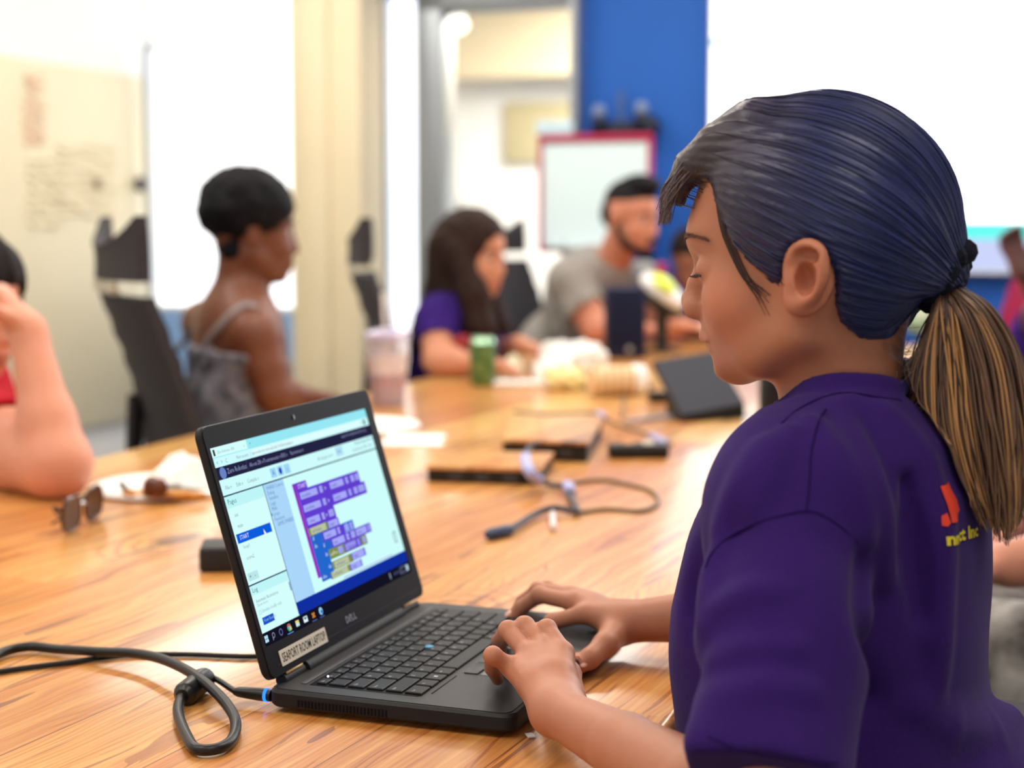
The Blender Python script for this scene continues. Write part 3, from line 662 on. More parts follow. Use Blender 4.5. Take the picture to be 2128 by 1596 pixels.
R2(0, .753, 1, .760, (42, 66, 96), 3)
R2(.2215, .068, .2245, .757, (42, 66, 96), 4); R2(0, .694, .2215, .753, (190, 246, 248)); TX('Pages', .016, .712, .0066, (70, 90, 110)); TX('init', .032, .645, .0048, INK); TX('main', .032, .590, .0048, INK)
R2(.012, .516, .206, .563, (12, 92, 222), 3); TX('START', .026, .531, .0054, (220, 235, 255)); TX('loop1', .032, .484, .0048, INK); TX('score2', .032, .428, .0048, INK); R2(.014, .325, .070, .365, (186, 230, 236), 2); TX('+   -', .020, .335, .0060, (50, 60, 80)); db.mi = smat((245, 250, 255)); db.add([D3(.160, .545, 6), D3(.172, .512, 6), D3(.164, .516, 6), D3(.159, .506, 6)], [(0, 3, 2, 1)])
R2(0, .302, .2225, .309, (42, 66, 96), 4); R2(0, .255, .2215, .302, (190, 246, 248)); R2(.214, .20, .2205, .245, (120, 150, 200), 3); TX('Log', .014, .268, .0060, (70, 90, 110), 6)
TX('Automatic Restrictions', .018, .215, .0042, INK); TX('Show more', .018, .195, .0040, (150, 180, 200)); TX('[ ] Simulate locally only', .018, .160, .0042, (130, 170, 190)); R2(.025, .100, .088, .137, (22, 84, 196), 3); TX('View Results', .030, .113, .0042, (150, 190, 240), 6)
R2(.2245, .132, .345, .753, (170, 214, 250), 2); R2(.345, .132, 1, .753, (206, 254, 252), 1)
for k, t in enumerate(['SPHERES Controls', 'Debug', 'Variables', 'Logic', 'Math', 'Loops', 'Functions', 'GAME SPHERES']): TX(t, .236+(.006 if k == 7 else 0), .722-.0275*k, .0052 if k else .0046, (96, 126, 176), xs=.9)
R2(.2265, .590, .230, .602, (20, 30, 60), 4)
_R2, _TX = R2, TX
def R2(u0, v0, u1, v1, c, k=1): _R2(.387+(u0-.36)*1.235, .197+(v0-.135)*.924, .387+(u1-.36)*1.235, .197+(v1-.135)*.924, c, k)
def TX(t, u, v_, s_, c, k=5, xs=1.0): _TX(t, .387+(u-.36)*1.235, .197+(v_-.135)*.924, s_*1.1, c, k, xs)
PU, BL_, OL, PK = (98, 62, 208), (36, 104, 206), (128, 142, 74), (166, 170, 248); MG = (150, 52, 196)
def BK(u0, v0, u1, v1, c, k=3): R2(u0, v0, u1, v1, c, k)
BK(.360, .150, .376, .690, MG, 3); BK(.360, .640, .432, .690, (112, 60, 210), 3); TX('START', .384, .654, .0052, (230, 220, 255)); BK(.360, .135, .425, .165, MG, 3)
def pill(u, v_, w, t, c=PK): R2(u, v_, u+w, v_+.040, c, 6); TX(t, u+.008, v_+.010, .0040, (70, 60, 160), 7, xs=.85)
BK(.376, .570, .715, .645, PU, 4); pill(.384, .590, .090, 'set myState'); pill(.487, .590, .016, '[ ]'); TX('>', .512, .594, .006, (220, 220, 255), 7); pill(.545, .590, .075, 'variable'); pill(.634, .590, .014, '='); pill(.664, .590, .020, '0'); pill(.692, .590, .018, '1')
BK(.376, .495, .735, .570, PU, 4); pill(.384, .514, .090, 'set myState'); pill(.487, .514, .016, '[ ]'); TX('>', .512, .518, .006, (220, 220, 255), 7); pill(.545, .514, .075, 'variable'); pill(.634, .514, .014, '='); pill(.664, .514, .020, '0'); pill(.692, .514, .034, '0.15')
BK(.376, .420, .535, .495, PU, 4); pill(.384, .438, .066, 'counter'); pill(.462, .438, .014, '='); TX('>', .482, .442, .006, (220, 220, 255), 7); pill(.500, .438, .026, '[1]')
BK(.376, .375, .478, .420, OL, 4); pill(.386, .378, .082, 'set Function', (186, 196, 160)); BK(.478, .372, .540, .420, PU, 4); pill(.482, .377, .052, 'target')
BK(.376, .160, .420, .375, BL_, 4); TX('if', .386, .345, .0052, (220, 235, 255), 7); TX('do', .384, .300, .0052, (220, 235, 255), 7)
BK(.420, .320, .612, .375, BL_, 4); BK(.435, .315, .556, .372, PU, 5); pill(.444, .325, .066, 'counter'); pill(.520, .325, .012, '='); pill(.560, .325, .022, '7'); pill(.590, .325, .014, '0')
BK(.420, .262, .490, .320, BL_, 4); TX('if', .428, .285, .0052, (220, 235, 255), 7); BK(.470, .262, .700, .318, PU, 5); pill(.478, .270, .066, 'state'); pill(.556, .270, .014, '='); pill(.582, .270, .022, '1'); pill(.612, .270, .062, 'target'); pill(.682, .270, .012, '0')
BK(.420, .100, .446, .262, BL_, 4); TX('do', .424, .232, .0052, (220, 235, 255), 7); BK(.446, .204, .660, .262, OL, 5); TX('setPos', .450, .222, .0052, (230, 240, 210), 7); pill(.496, .214, .024, '[1]'); BK(.530, .208, .626, .260, PU, 6); pill(.536, .214, .060, 'target'); pill(.606, .214, .012, '0'); pill(.638, .214, .014, '3')
BK(.446, .140, .555, .190, OL, 5); pill(.456, .145, .080, 'set Function', (186, 196, 160)); BK(.552, .143, .634, .190, PU, 5); pill(.558, .147, .068, 'target'); TX('do', .424, .160, .0052, (220, 235, 255), 7)
TX('else', .382, .120, .0048, (220, 235, 255), 7); BK(.376, .105, .446, .165, BL_, 4); BK(.425, .095, .535, .135, OL, 5); pill(.430, .0965, .088, 'set Function', (186, 196, 160)); BK(.530, .092, .600, .135, PU, 5); pill(.536, .095, .058, 'target')
R2, TX = _R2, _TX
R2(.945, .195, .968, .262, (120, 160, 176), 4); R2(.949, .200, .964, .255, (196, 240, 240), 5); R2(.541, .137, .905, .146, (186, 206, 246), 4)
R2(.2245, .066, 1, .132, BLU, 3)
R2(0, 0, 1, .066, (18, 18, 34), 3)
def QD(u, v_, w, h, c, k=6): R2(u-w/2, v_-h/2, u+w/2, v_+h/2, c, k)
for (a_, c_) in ((0, 0), (1, 0), (0, 1), (1, 1)): QD(.013+.0095*a_, .025+.018*c_, .0085, .0155, (190, 235, 255))
def disc(u, v_, r, c, k=6): db.mi = smat(c); db.add([D3(u+r*.56*math.cos(t*.5236), v_+r*math.sin(t*.5236), k) for t in range(12)], [tuple(range(12))])
disc(.058, .036, .014, (150, 150, 180)); disc(.058, .036, .010, (18, 18, 34), 7); QD(.052, .020, .003, .014, (150, 150, 180)); disc(.100, .033, .018, (110, 110, 170)); disc(.100, .033, .013, (18, 18, 34), 7)
disc(.150, .034, .020, (90, 170, 110)); QD(.150, .046, .018, .010, (220, 80, 60), 7); QD(.157, .028, .009, .018, (240, 200, 80), 7); disc(.150, .034, .009, (110, 180, 245), 8); QD(.200, .034, .020, .030, (240, 214, 130)); QD(.200, .028, .020, .014, (190, 235, 250), 7); QD(.250, .034, .024, .030, (225, 250, 255)); db.mi = smat((60, 70, 90)); db.add([D3(.240, .044, 7), D3(.260, .044, 7), D3(.250, .030, 7)], [(0, 2, 1)])
for (du, dv) in ((-.005, .008), (.005, .008), (-.005, -.008), (.005, -.008), (0, 0)): QD(.300+du, .034+dv, .007, .010, (226, 140, 50))
disc(.348, .036, .020, (150, 215, 250)); disc(.351, .032, .010, (30, 90, 190), 7); QD(.150, .006, .034, .004, (90, 160, 240)); QD(.300, .006, .03, .004, (90, 110, 190)); QD(.348, .006, .03, .004, (90, 110, 190))
QD(.845, .034, .006, .034, (160, 170, 190)); 
for k in range(4): QD(.880+.016*k, .034, .009, .018, (70, 78, 112))
TX('3:42 PM', .925, .040, .0042, (140, 145, 175), 6); TX('8/1/2018', .923, .012, .0042, (140, 145, 175), 6); QD(.982, .034, .016, .034, (190, 225, 240))
db.obj('display', SCRM, lid, smooth=False)
# ---------------------------------------------------------------- things on the table
M_cable = mat('black_cable', (20, 20, 22), .38, .5); M_paper = mat('white_paper', (246, 246, 244), .8, .2, noise=.04, nscale=40); M_plate = mat('paper_plate', (248, 247, 243), .6, .3, noise=.03, nscale=30)
TZ = TABLE_Z
def T3(x, y, z=0.0): return TP(x, y, TZ+z)
# laptop charger lead: thick black lead with a loop, strain-relief barrel and lit plug at the laptop's side
r_ = thing('charger_lead', T3(430, 1520), 'thick black charger lead with a loop and blue lit plug at the laptop corner', 'cable')
ps = [T3(-140, 1440, .006), T3(-60, 1395, .006), T3(0, 1358, .006), T3(58, 1344, .007), T3(120, 1349, .007), T3(200, 1354, .011), T3(280, 1358, .015), T3(340, 1371, .019), T3(400, 1400, .020), T3(450, 1440, .016), T3(482, 1480, .010), T3(490, 1510, .0065), T3(480, 1540, .006), T3(450, 1556, .006), T3(408, 1556, .006), T3(388, 1530, .006), T3(372, 1490, .0065), T3(372, 1462, .008), T3(385, 1438, .010)]
b = MB(); b.tube(spline(ps, 180), .0046, 12); b.obj('cord', M_cable, r_)
fa, fb = T3(380, 1446, .010), T3(428, 1408, .0125); ax = unit(fb-fa)
b = MB(); b.tube([fa-ax*.001, fa+ax*.002, fa+ax*.005, fb-ax*.006, fb-ax*.001, fb+ax*.001], [.006, .0094, .0106, .0106, .0094, .006], 18); b.obj('ferrite_barrel', mat('barrel_black', (28, 28, 32), .35, .5), r_)
pj = LB(.010, -.0002, .0115)
b = MB(); pl = [fb, T3(450, 1412, .0125), pj-LV*.035]; b.tube(spline(pl, 24), .0028, 10); b.obj('thin_cord', M_cable, r_)
b = MB(); b.tube([pj-LV*.036, pj-LV*.032, pj-LV*.012, pj-LV*.006], [.003, .0044, .0056, .0056], 16); b.obj('plug', M_cable, r_)
b = MB(); b.tube([pj-LV*.006, pj-LV*.0035], .0059, 18); b.obj('plug_light_ring', glow('blue_led_ring', (40, 120, 255), 2.2), r_); b = MB(); b.tube([pj-LV*.0035, pj-LV*.0002], .0052, 16); b.obj('plug_tip', M_cable, r_)
b = MB(); b.tube(spline([T3(-150, 1424, .003), T3(0, 1396, .003), T3(140, 1377, .003), T3(260, 1362, .003), T3(380, 1360, .003), T3(530, 1364, .003), T3(640, 1352, .003)], 90), .0026, 10); o = b.obj('mains_lead', M_cable)
props(o, 'thin black cord lying straight across the table behind the thick charger lead', 'cable')
# black power brick behind the laptop
a0 = T3(413, 1190); r_ = thing('power_brick', a0+V3(.05, .04, 0), 'black power brick on the table behind the open laptop', 'power brick')
b = MB(); b.box(a0+V3(.062, .035, .0150), (.130, .062, .030), rotz(math.radians(6)), .005, 3); b.obj('brick_body', mat('brick_black', (30, 29, 33), .5, .5, bump=.05, bscale=600), r_); b = MB(); b.box(a0+V3(.062, .035, .0303), (.05, .03, .0006), rotz(math.radians(6))); b.obj('rating_label', mat('label_grey', (70, 70, 74), .6), r_)
# sunglasses
sg = T3(165, 1068); r_ = thing('sunglasses', sg, 'brown folded sunglasses lying beside the elbow of the person in red', 'sunglasses')
M_tort = mat('tortoise_brown', (74, 40, 24), .2, .5, noise=.5, nscale=90); M_lens = mat('brown_lens', (58, 26, 18), .35, .4)
c0 = T3(172, 1056, .028); axs = unit(T3(212, 1035)-T3(140, 1072)); up = unit(V3(.15, -.45, .9)); nn_ = unit(np.cross(axs, up)); Rg = np.stack([axs, up, nn_], 1)
for s in (-1, 1):
    ol = [(s*.043+.033*math.copysign(abs(math.cos(t))**.7, math.cos(t)), 0.027*math.copysign(abs(math.sin(t))**.8, math.sin(t))) for t in np.linspace(0, 2*math.pi, 28, endpoint=False)]
    b = MB(); b.tube(np.array([c0+Rg@V3(p[0], p[1], 0) for p in ol+ol[:1]]), .0024, 8, False); b.obj('rim', M_tort, r_); b = MB(); b.prism([(p[0]*1.0, p[1]) for p in ol], -.0008, .0008, c0, Rg); b.obj('lens', M_lens, r_)
    b = MB(); b.tube(spline([c0+Rg@V3(s*.077, .012, 0), c0+Rg@V3(s*.075, .014, -.012), c0+Rg@V3(s*.02, -.016, -.022), c0+Rg@V3(-s*.05, -.021, -.024)], 24), np.linspace(.0028, .0018, 24), 8); b.obj('temple', M_tort, r_)
b = MB(); b.tube(spline([c0+Rg@V3(-.009, .006, 0), c0+Rg@V3(0, .010, .001), c0+Rg@V3(.009, .006, 0)], 12), .0022, 8); b.obj('bridge', M_frame, r_)
# paper plate with leftovers and a napkin on it
pc = T3(345, 1018); r_ = thing('paper_plate', pc, 'white paper plate with leftover food behind the laptop', 'plate')
prof = [(0, .003), (.072, .003), (.080, .005), (.096, .0105), (.106, .0118), (.112, .0095), (.1145, .0050), (.1135, .0030), (.100, .0030), (.081, .0015), (.072, .0), (0, 0)][::-1]
b = MB(); b.lathe(prof, pc, 56, wob=lambda a, z: .006*math.sin(a*28)*(z > .005)); b.obj('plate', M_plate, r_)
def lump(name, label, cat, c, r, m, seed, squ=.5, group=None, h=.0035):
    rg = np.random.default_rng(seed); s = SDF(); c = np.asarray(c, float)
    for k in range(7):
        o_ = rg.normal(0, .45, 3)*np.array(r); q = c+np.array([o_[0], o_[1], abs(o_[2])*.5]); s.ell(q, np.array(r)*rg.uniform(.45, .8), rotz(rg.uniform(0, 3)), k=min(r)*.35)
    fr = 2*math.pi/min(r)*.5; s.disp(lambda p, d: (np.sin(p[:, 0]*fr)*np.sin(p[:, 1]*fr*1.2)*np.sin(p[:, 2]*fr*.9))*f32(min(r)*.08)); R = max(r)*2.4
    V, F = sculpt(s, [(c-R, c+R, h)], 1); V[:, 2] = np.maximum(V[:, 2], c[2]-r[2]*squ); o = link_mesh(name, V, F, m); return props(o, label, cat, group)
M_brown = mat('baked_brown', (110, 52, 22), .45, .5, noise=.5, nscale=120, bump=.4, bscale=200); M_crust = mat('golden_crust', (222, 150, 66), .55, .4, noise=.35, nscale=90, bump=.3, bscale=200)
lump('pastry_piece', 'dark brown sauced piece of food standing in the middle of the paper plate', 'food', T3(318, 1013, .024), (.016, .013, .022), M_brown, 3)
lump('pizza_crust', 'golden crust lying along the right of the paper plate', 'food', T3(372, 1028, .012), (.040, .012, .008), M_crust, 5)
lump('crust_scrap', 'small yellow crumb of crust at the left of the paper plate', 'food', T3(290, 1026, .010), (.018, .012, .006), M_crust, 8)
b = MB(); b.tube(spline([T3(252, 1005, .022), T3(262, 1018, .016), T3(278, 1024, .012)], 12), .0045, 8); o = b.obj('plastic_fork_handle', mat('dark_fork', (52, 44, 40), .4)); o.name = 'fork'; props(o, 'dark fork handle leaning on the left rim of the paper plate', 'fork')
def napkin(name, label, c, r, hgt, seed, cat='napkin', m=None):
    """Crumpled paper: a folded, bulging sheet."""
    rg = np.random.default_rng(seed); n = 26; vs_ = []; ph = rg.uniform(0, 6, 8); c = np.asarray(c, float)
    for i in range(n):
        for j in range(n):
            u, v_ = i/(n-1)*2-1, j/(n-1)*2-1; rr = max(abs(u), abs(v_)); z = hgt*(max(0, 1-rr**2.2)*.75+.18*math.sin(4*u+ph[0])*math.sin(5*v_+ph[1])+.14*abs(math.sin(6*u-3*v_+ph[2]))); vs_.append(c+V3(u*r[0]*(1+.10*math.sin(5*v_+ph[3])), v_*r[1]*(1+.1*math.sin(4*u+ph[4])), max(z, .001)))
    fs = [(i*n+j, (i+1)*n+j, (i+1)*n+j+1, i*n+j+1) for i in range(n-1) for j in range(n-1)]; k = len(vs_); vs_ += [q-V3(0, 0, .001) if q[2]-c[2] > .002 else q*1.0-V3(0, 0, .0006) for q in vs_]; fs += [tuple(k+q for q in f[::-1]) for f in fs]
    o = link_mesh(name, vs_, fs, m or M_paper); return props(o, label, cat)
napkin('napkin', 'crumpled white napkin on the right half of the paper plate', T3(384, 1006, .008), (.052, .042), .050, 4)
napkin('napkin', 'flat white napkin lying on the table to the right of the laptop screen', T3(860, 915, .0005), (.055, .075), .010, 9)
# small white plate behind the laptop with a pinkish sauce cup
pc2 = T3(755, 890); r_ = thing('paper_plate', pc2, 'white paper plate partly behind the top right corner of the laptop screen', 'plate')
b = MB(); b.lathe(prof, pc2, 48); b.obj('plate', M_plate, r_)
# clear cup with lid and straw
cc = T3(806, 842); r_ = thing('plastic_cup', cc, 'clear plastic cup with pinkish drink, lid and pale straw beyond the laptop', 'cup')
b = MB(); b.lathe([(0, .003), (.036, .003), (.038, .02), (.049, .150), (.051, .153), (.0525, .153), (.040, .018), (.038, 0), (0, 0)][::-1], cc, 36); b.obj('cup', mat('cup_plastic', (236, 232, 242), .12, .5, alpha=.30), r_)
b = MB(); b.lathe([(0, .004), (.0365, .004), (.0425, .070), (0, .070)], cc, 30); b.obj('drink', mat('pink_drink', (206, 120, 116), .3, .4, noise=.45, nscale=45, col2=(120, 110, 140)), r_)
b = MB(); b.lathe([(.0515, .152), (.054, .154), (.054, .162), (.048, .166), (.022, .174), (0, .175)], cc, 36); b.obj('lid', mat('lid_plastic', (206, 196, 226), .2, .5, alpha=.75), r_)
b = MB(); b.tube([cc+V3(.002, 0, .06), cc+V3(-.010, .004, .255)], .0045, 10); b.obj('straw', mat('straw_white', (238, 232, 226), .4), r_)
b = MB(); b.lathe([(.0435, .072), (.0475, .115)], cc, 30); b.obj('printed_band', mat('cup_print', (226, 196, 190), .4, .3, noise=.6, nscale=50, col2=(250, 246, 246)), r_)
# green drink can
ca = T3(1003, 800); r_ = thing('drink_can', ca, 'green drink can with silver top by the long-haired woman', 'can')
b = MB(); b.lathe([(0, .002), (.022, .002), (.026, .0), (.033, .012), (.033, .108)], ca, 32); b.obj('can_body', mat('can_green', (30, 96, 46), .3, .5, metal=.4, noise=.35, nscale=40, col2=(120, 150, 96)), r_)
b = MB(); b.lathe([(.033, .108), (.027, .120), (.0275, .123), (.025, .123), (.024, .119), (0, .119)], ca, 32); b.obj('can_top', mat('can_silver', (170, 210, 180), .25, .5, metal=.8), r_); b = MB(); b.box(ca+V3(0, 0, .1215), (.012, .022, .0016), rotz(.4), .0007); b.obj('tab', M_chrome, r_)
# paper slip, crumpled bag, wrap roll, and the little things by the far end
b = MB(); c_ = T3(1074, 795, .004); b.box(c_, (.155, .075, .008), rotz(-.05), .002); o = b.obj('folded_paper', M_paper); props(o, 'white folded paper slip in front of the green can', 'paper')
napkin('white_cup_lid', 'small round cream crumpled tissue behind the white folded paper slip', T3(1066, 768, .0005), (.030, .028), .045, 21, 'tissue', mat('cream_tissue', (238, 236, 206), .8))
def crumple(name, label, cat, c, r, m, seed, h=.009):
    rg = np.random.default_rng(seed); s = SDF(); c = np.asarray(c, float)
    for k in range(12): q = c+rg.uniform(-.6, .6, 3)*np.array(r); s.ell(q, np.array(r)*rg.uniform(.3, .6), rotz(rg.uniform(0, 3)), k=.01)
    s.disp(lambda p, d: (np.abs(np.sin(p[:, 0]*70+3*np.sin(p[:, 2]*40)))+np.abs(np.sin(p[:, 1]*60+p[:, 2]*50)))*f32(-.010)); R = np.array(r)*1.6
    V, F = sculpt(s, [(c-R, c+R, h)], 0); V[:, 2] = np.maximum(V[:, 2], TZ+.0006); o = link_mesh(name, V, F, m, smooth=False); return props(o, label, cat)
crumple('paper_bag', 'crumpled white paper bag between the long-haired woman and the dark speaker', 'bag', T3(1190, 752, .050), (.082, .07, .058), M_paper, 31, .006)
ra, rb = T3(1228, 792, .036), T3(1340, 788, .036)
r_ = thing('wrap_roll', T3(1285, 800), 'rolled tan striped wrap with white paper end lying beyond the cable hatches', 'wrap'); ax = unit(rb-ra)
def rollmat():
    m = mat('wrap_stripes', (222, 186, 140), .6, .3); nt = m.node_tree; tc = nt.nodes.new('ShaderNodeTexCoord'); w = nt.nodes.new('ShaderNodeTexWave'); w.inputs['Scale'].default_value = 16; w.inputs['Distortion'].default_value = 2; w.inputs['Detail'].default_value = 2; rp = nt.nodes.new('ShaderNodeValToRGB')
    rp.color_ramp.elements[0].color = srgb(206, 158, 104); rp.color_ramp.elements[1].color = srgb(240, 218, 180); nt.links.new(tc.outputs['Object'], w.inputs['Vector']); nt.links.new(w.outputs['Fac'], rp.inputs['Fac']); nt.links.new(rp.outputs['Color'], nt.nodes['Principled BSDF'].inputs['Base Color']); return m
b = MB(); b.tube([ra-ax*.004, ra, ra+(rb-ra)*.4, ra+(rb-ra)*.75], [.026, .033, .035, .034], 22); b.obj('wrap', rollmat(), r_)
b = MB(); b.tube([ra+(rb-ra)*.74, ra+(rb-ra)*.8, rb-ax*.006, rb], [.0345, .037, .036, .026], 22); b.obj('paper_end', M_paper, r_)
b = MB(); b.box(T3(1285, 803, .004), (.17, .06, .008), rotz(0.0), .002); o = b.obj('dark_tray', mat('dark_tray', (58, 36, 22), .4)); props(o, 'thin dark brown tray under the tan wrap roll', 'tray')
crumple('yellow_wrapper', 'pale yellow crumpled wrapper left of the tan wrap roll', 'wrapper', T3(1168, 791, .020), (.042, .035, .022), mat('yellow_wrapper', (236, 230, 170), .7), 41, .006)
crumple('green_wrapper', 'small green crumpled wrapper between the yellow wrapper and the tan wrap roll', 'wrapper', T3(1236, 783, .016), (.016, .015, .012), mat('green_wrapper', (110, 150, 96), .7), 43, .004)
b = MB(); b.box(T3(1172, 797, .008), (.075, .035, .015), rotz(.1), .004); o = b.obj('black_gadget', mat('gadget_black', (48, 46, 42), .5)); o.name = 'phone_charger'; props(o, 'small dark flat charger in front of the yellow wrapper', 'charger')
# dark speaker standing on the table
sp = T3(1298, 742); r_ = thing('speaker', sp, 'tall dark navy speaker box standing near the far end of the table', 'speaker')
hS = P(1298, 596, sp[1])[2]-TZ
b = MB(); b.box(sp+V3(0, 0, hS/2), (.122, .09, hS), rotz(.03), .008, 3); b.obj('cabinet', mat('speaker_navy', (24, 32, 66), .6, .4), r_); b = MB(); b.box(sp+rotz(.03)@V3(0, -.046, hS*.55), (.104, .004, hS*.82), rotz(.03), .001); b.obj('grille', mat('grille_navy', (20, 28, 60), .8, .3, noise=.4, nscale=500), r_); b = MB(); b.lathe([(0, 0), (.009, 0), (.009, .004), (0, .005)], sp+rotz(.03)@V3(.01, -.047, .028), 16, frame((1, 0, 0), (0, 0, 1), (0, -1, 0))); b.obj('badge', M_frame, r_)
# white and lime rounded thing of unknown kind leaning by the speaker
q = P(1376, 606, 5.05); r_ = thing('lime_white_object', q-V3(0, 0, .06), 'white and lime yellow rounded object tilted beside the dark speaker', 'object'); Rq = np.array(Euler((.1, math.radians(38), 0)).to_matrix())
b = MB(); b.ball(q, (.085, .09, .042), Rq, 24, 14); b.obj('shell', mat('object_white', (236, 238, 238), .3, .5), r_); b = MB(); b.ball(q+Rq@V3(-.012, -.02, .018), (.052, .075, .030), Rq, 22, 12); b.obj('lime_top', mat('lime_yellow', (206, 226, 52), .35, .5), r_); b = MB(); b.ball(q+Rq@V3(.01, .0, -.030), (.085, .085, .030), Rq, 22, 12); b.obj('lining', mat('object_lining', (40, 44, 40), .8), r_)
b = MB(); b.tube([q+V3(0, 0, -.05), V3(q[0], q[1], TZ+.01)], .02, 14); b.lathe([(0, 0), (.06, 0), (.06, .01), (0, .012)], V3(q[0], q[1], TZ), 20); b.obj('stand', mat('object_lining', (40, 44, 40), .8), r_)
# tablet on its stand, back towards us
def quadslab(b, cs, th):
    c = [np.asarray(x, float) for x in cs]; n = unit(np.cross(c[1]-c[0], c[3]-c[0])); vs_ = [x for x in c]+[x+n*th for x in c]; b.add(vs_, [(0, 1, 2, 3), (7, 6, 5, 4), (0, 4, 5, 1), (1, 5, 6, 2), (2, 6, 7, 3), (3, 7, 4, 0)])
t0 = T3(1418, 878); r_ = thing('touch_panel', t0, 'dark grey wedge touch panel leaning on the table beyond the purple shirt', 'touch panel')
d0 = t0[1]
c4 = [P(1418, 862, d0), P(1548, 838, d0+.06), P(1482, 730, d0+.26), P(1358, 750, d0+.20)]
b = MB(); quadslab(b, c4, -.016); b.obj('panel_back', mat('panel_grey', (50, 52, 62), .65, .2, noise=.08, nscale=8), r_)
b = MB(); z0_ = TZ+.002; pa, pb, pc_, pd = [x-V3(0, 0, .012) for x in c4]; base = [V3(c4[0][0], c4[0][1], z0_), V3(c4[1][0], c4[1][1], z0_), V3(c4[2][0], c4[2][1]-.02, z0_), V3(c4[3][0], c4[3][1]-.02, z0_)]
b.add([pa, pb, pc_*.0+pb*.45+pc_*.55, pa*.45+pd*.55]+[base[0], base[1], base[1]*.45+base[2]*.55, base[0]*.45+base[3]*.55], [(0, 1, 2, 3), (7, 6, 5, 4), (0, 4, 5, 1), (1, 5, 6, 2), (2, 6, 7, 3), (3, 7, 4, 0)]); b.obj('wedge_stand', mat('stand_black', (18, 19, 24), .5), r_)
b = MB(); b.box(T3(1374, 824, .012), (.06, .035, .024), rotz(.1), .005); b.obj('cable_block', M_black, r_)
# table hatches: lid of the same wood, propped on a black socket tray
def hatch(cs, drop, label):
    c = [T3(x, y, z) for (x, y, z) in cs]; ctr = sum(c)/4; r_ = thing('cable_hatch', V3(ctr[0], ctr[1], TZ), label, 'cable hatch', 'wooden cable hatches')
    b = MB(); quadslab(b, c, -.005); b.obj('hatch_lid', M_wood, r_, smooth=False)
    b = MB(); lo_ = [x-V3(0, 0, .0070) for x in c]; bt = [V3(x[0], x[1], TZ+.0008) for x in lo_]; i_ = [x*.97+ctr*.03 for x in lo_]; j_ = [x*.97+V3(ctr[0], ctr[1], TZ+.0008)*.03 for x in bt]
    b.add(i_+j_, [(0, 1, 2, 3), (7, 6, 5, 4), (0, 4, 5, 1), (1, 5, 6, 2), (2, 6, 7, 3), (3, 7, 4, 0)]); b.obj('socket_box', mat('socket_black', (24, 20, 16), .6), r_, smooth=False)
    for k in range(3): b = MB(); p_ = j_[0]*(.75-.25*k)+j_[1]*(.25+.25*k); q_ = i_[0]*(.75-.25*k)+i_[1]*(.25+.25*k); m_ = (p_+q_)/2; dr = unit(j_[1]-j_[0]); nrm = unit(np.cross(dr, V3(0, 0, 1))); b.box(m_+nrm*.0008, (.022, .002, .010), frame(dr, nrm, (0, 0, 1)), .0005); b.obj('socket', mat('socket_grey', (60, 60, 64), .4), r_)
hatch([(1042, 913, .036), (1222, 919, .036), (1254, 866, .036), (1066, 863, .036)], 0, 'open wooden cable hatch with black side, farther of the two on the table')
hatch([(885, 968, .026), (1122, 975, .026), (1152, 940, .026), (925, 936, .026)], 0, 'low wooden cable hatch nearer the laptop with looped cables on it')
# remote with pale dot
c_ = T3(1326, 950); r_ = thing('remote_control', c_, 'black remote control with pale round button right of the cable hatches', 'remote'); b = MB(); b.box(c_+V3(0, 0, .012), (.105, .045, .024), rotz(.05), .006, 3); b.obj('remote_body', M_black, r_)
b = MB(); b.lathe([(0, .0), (.011, 0), (.011, .004), (.008, .007), (0, .008)], c_+V3(.018, -.004, .023), 18); b.obj('dial', mat('dial_white', (220, 216, 204), .4), r_); b = MB(); b.lathe([(0, 0), (.008, 0), (.008, .004), (0, .005)], c_+V3(-.018, -.010, .023), 16); b.obj('button', mat('button_tan', (196, 160, 120), .5), r_)
# cables with pale ties
M_tie = mat('lavender_tie', (170, 176, 226), .5); M_thin = mat('grey_cable', (112, 92, 66), .5)
def cable(name, label, pts, r, m, ties=(), plug=None):
    zm = r*1.9+.0004 if ties else r+.0005; P3 = [T3(x, y, max(z, zm)) for (x, y, z) in pts]; r_ = thing(name, V3(P3[0][0], P3[0][1], TZ), label, 'cable'); S_ = spline(P3, 30*len(pts)); b = MB(); b.tube(S_, r, 8); b.obj('cord', m, r_)
    for (i0, i1) in ties: seg_ = S_[int(i0*len(S_)):int(i1*len(S_))]; b = MB(); b.tube(seg_, r*1.9, 10); b.obj('tie', M_tie, r_)
    if plug: a_, b_ = T3(*plug[0]), T3(*plug[1]); b = MB(); b.tube([a_, a_+(b_-a_)*.15, b_-(b_-a_)*.15, b_], [.005, .008, .008, .006], 12); b.obj('plug', mat('plug_blue', (42, 62, 96), .4), r_)
    return r_
cable('video_cable', 'dark cable ending in a blue plug with pale ties, looping over the nearer hatch', [(1060, 1102, .008), (1085, 1085, .008), (1118, 1065, .010), (1152, 1056, .012), (1185, 1062, .008), (1200, 1062, .006), (1188, 1040, .008), (1182, 1012, .010), (1165, 1010, .008), (1130, 1003, .010), (1104, 985, .038), (1092, 955, .050), (1100, 930, .054), (1120, 922, .058)], .0045, mat('cable_dark', (46, 48, 62), .5), [(.50, .60), (.72, .86)], ((1012, 1112, .008), (1062, 1101, .008)))
cable('thin_cable', 'thin tan grey cable making a wide loop on the table right of the plug cable', [(1200, 1066, .004), (1260, 1058, .004), (1320, 1062, .004), (1352, 1056, .004), (1368, 1040, .004), (1352, 1020, .004), (1310, 1008, .004), (1262, 998, .004), (1215, 1000, .004), (1160, 1010, .004)], .0032, M_thin)
cable('thin_cable', 'thin grey cable running along the back of the farther hatch', [(1068, 856, .003), (1140, 860, .003), (1235, 858, .004), (1262, 872, .003), (1300, 888, .003), (1340, 900, .003), (1395, 925, .004)], .0034, M_thin, [(.36, .46), (.88, .98)])
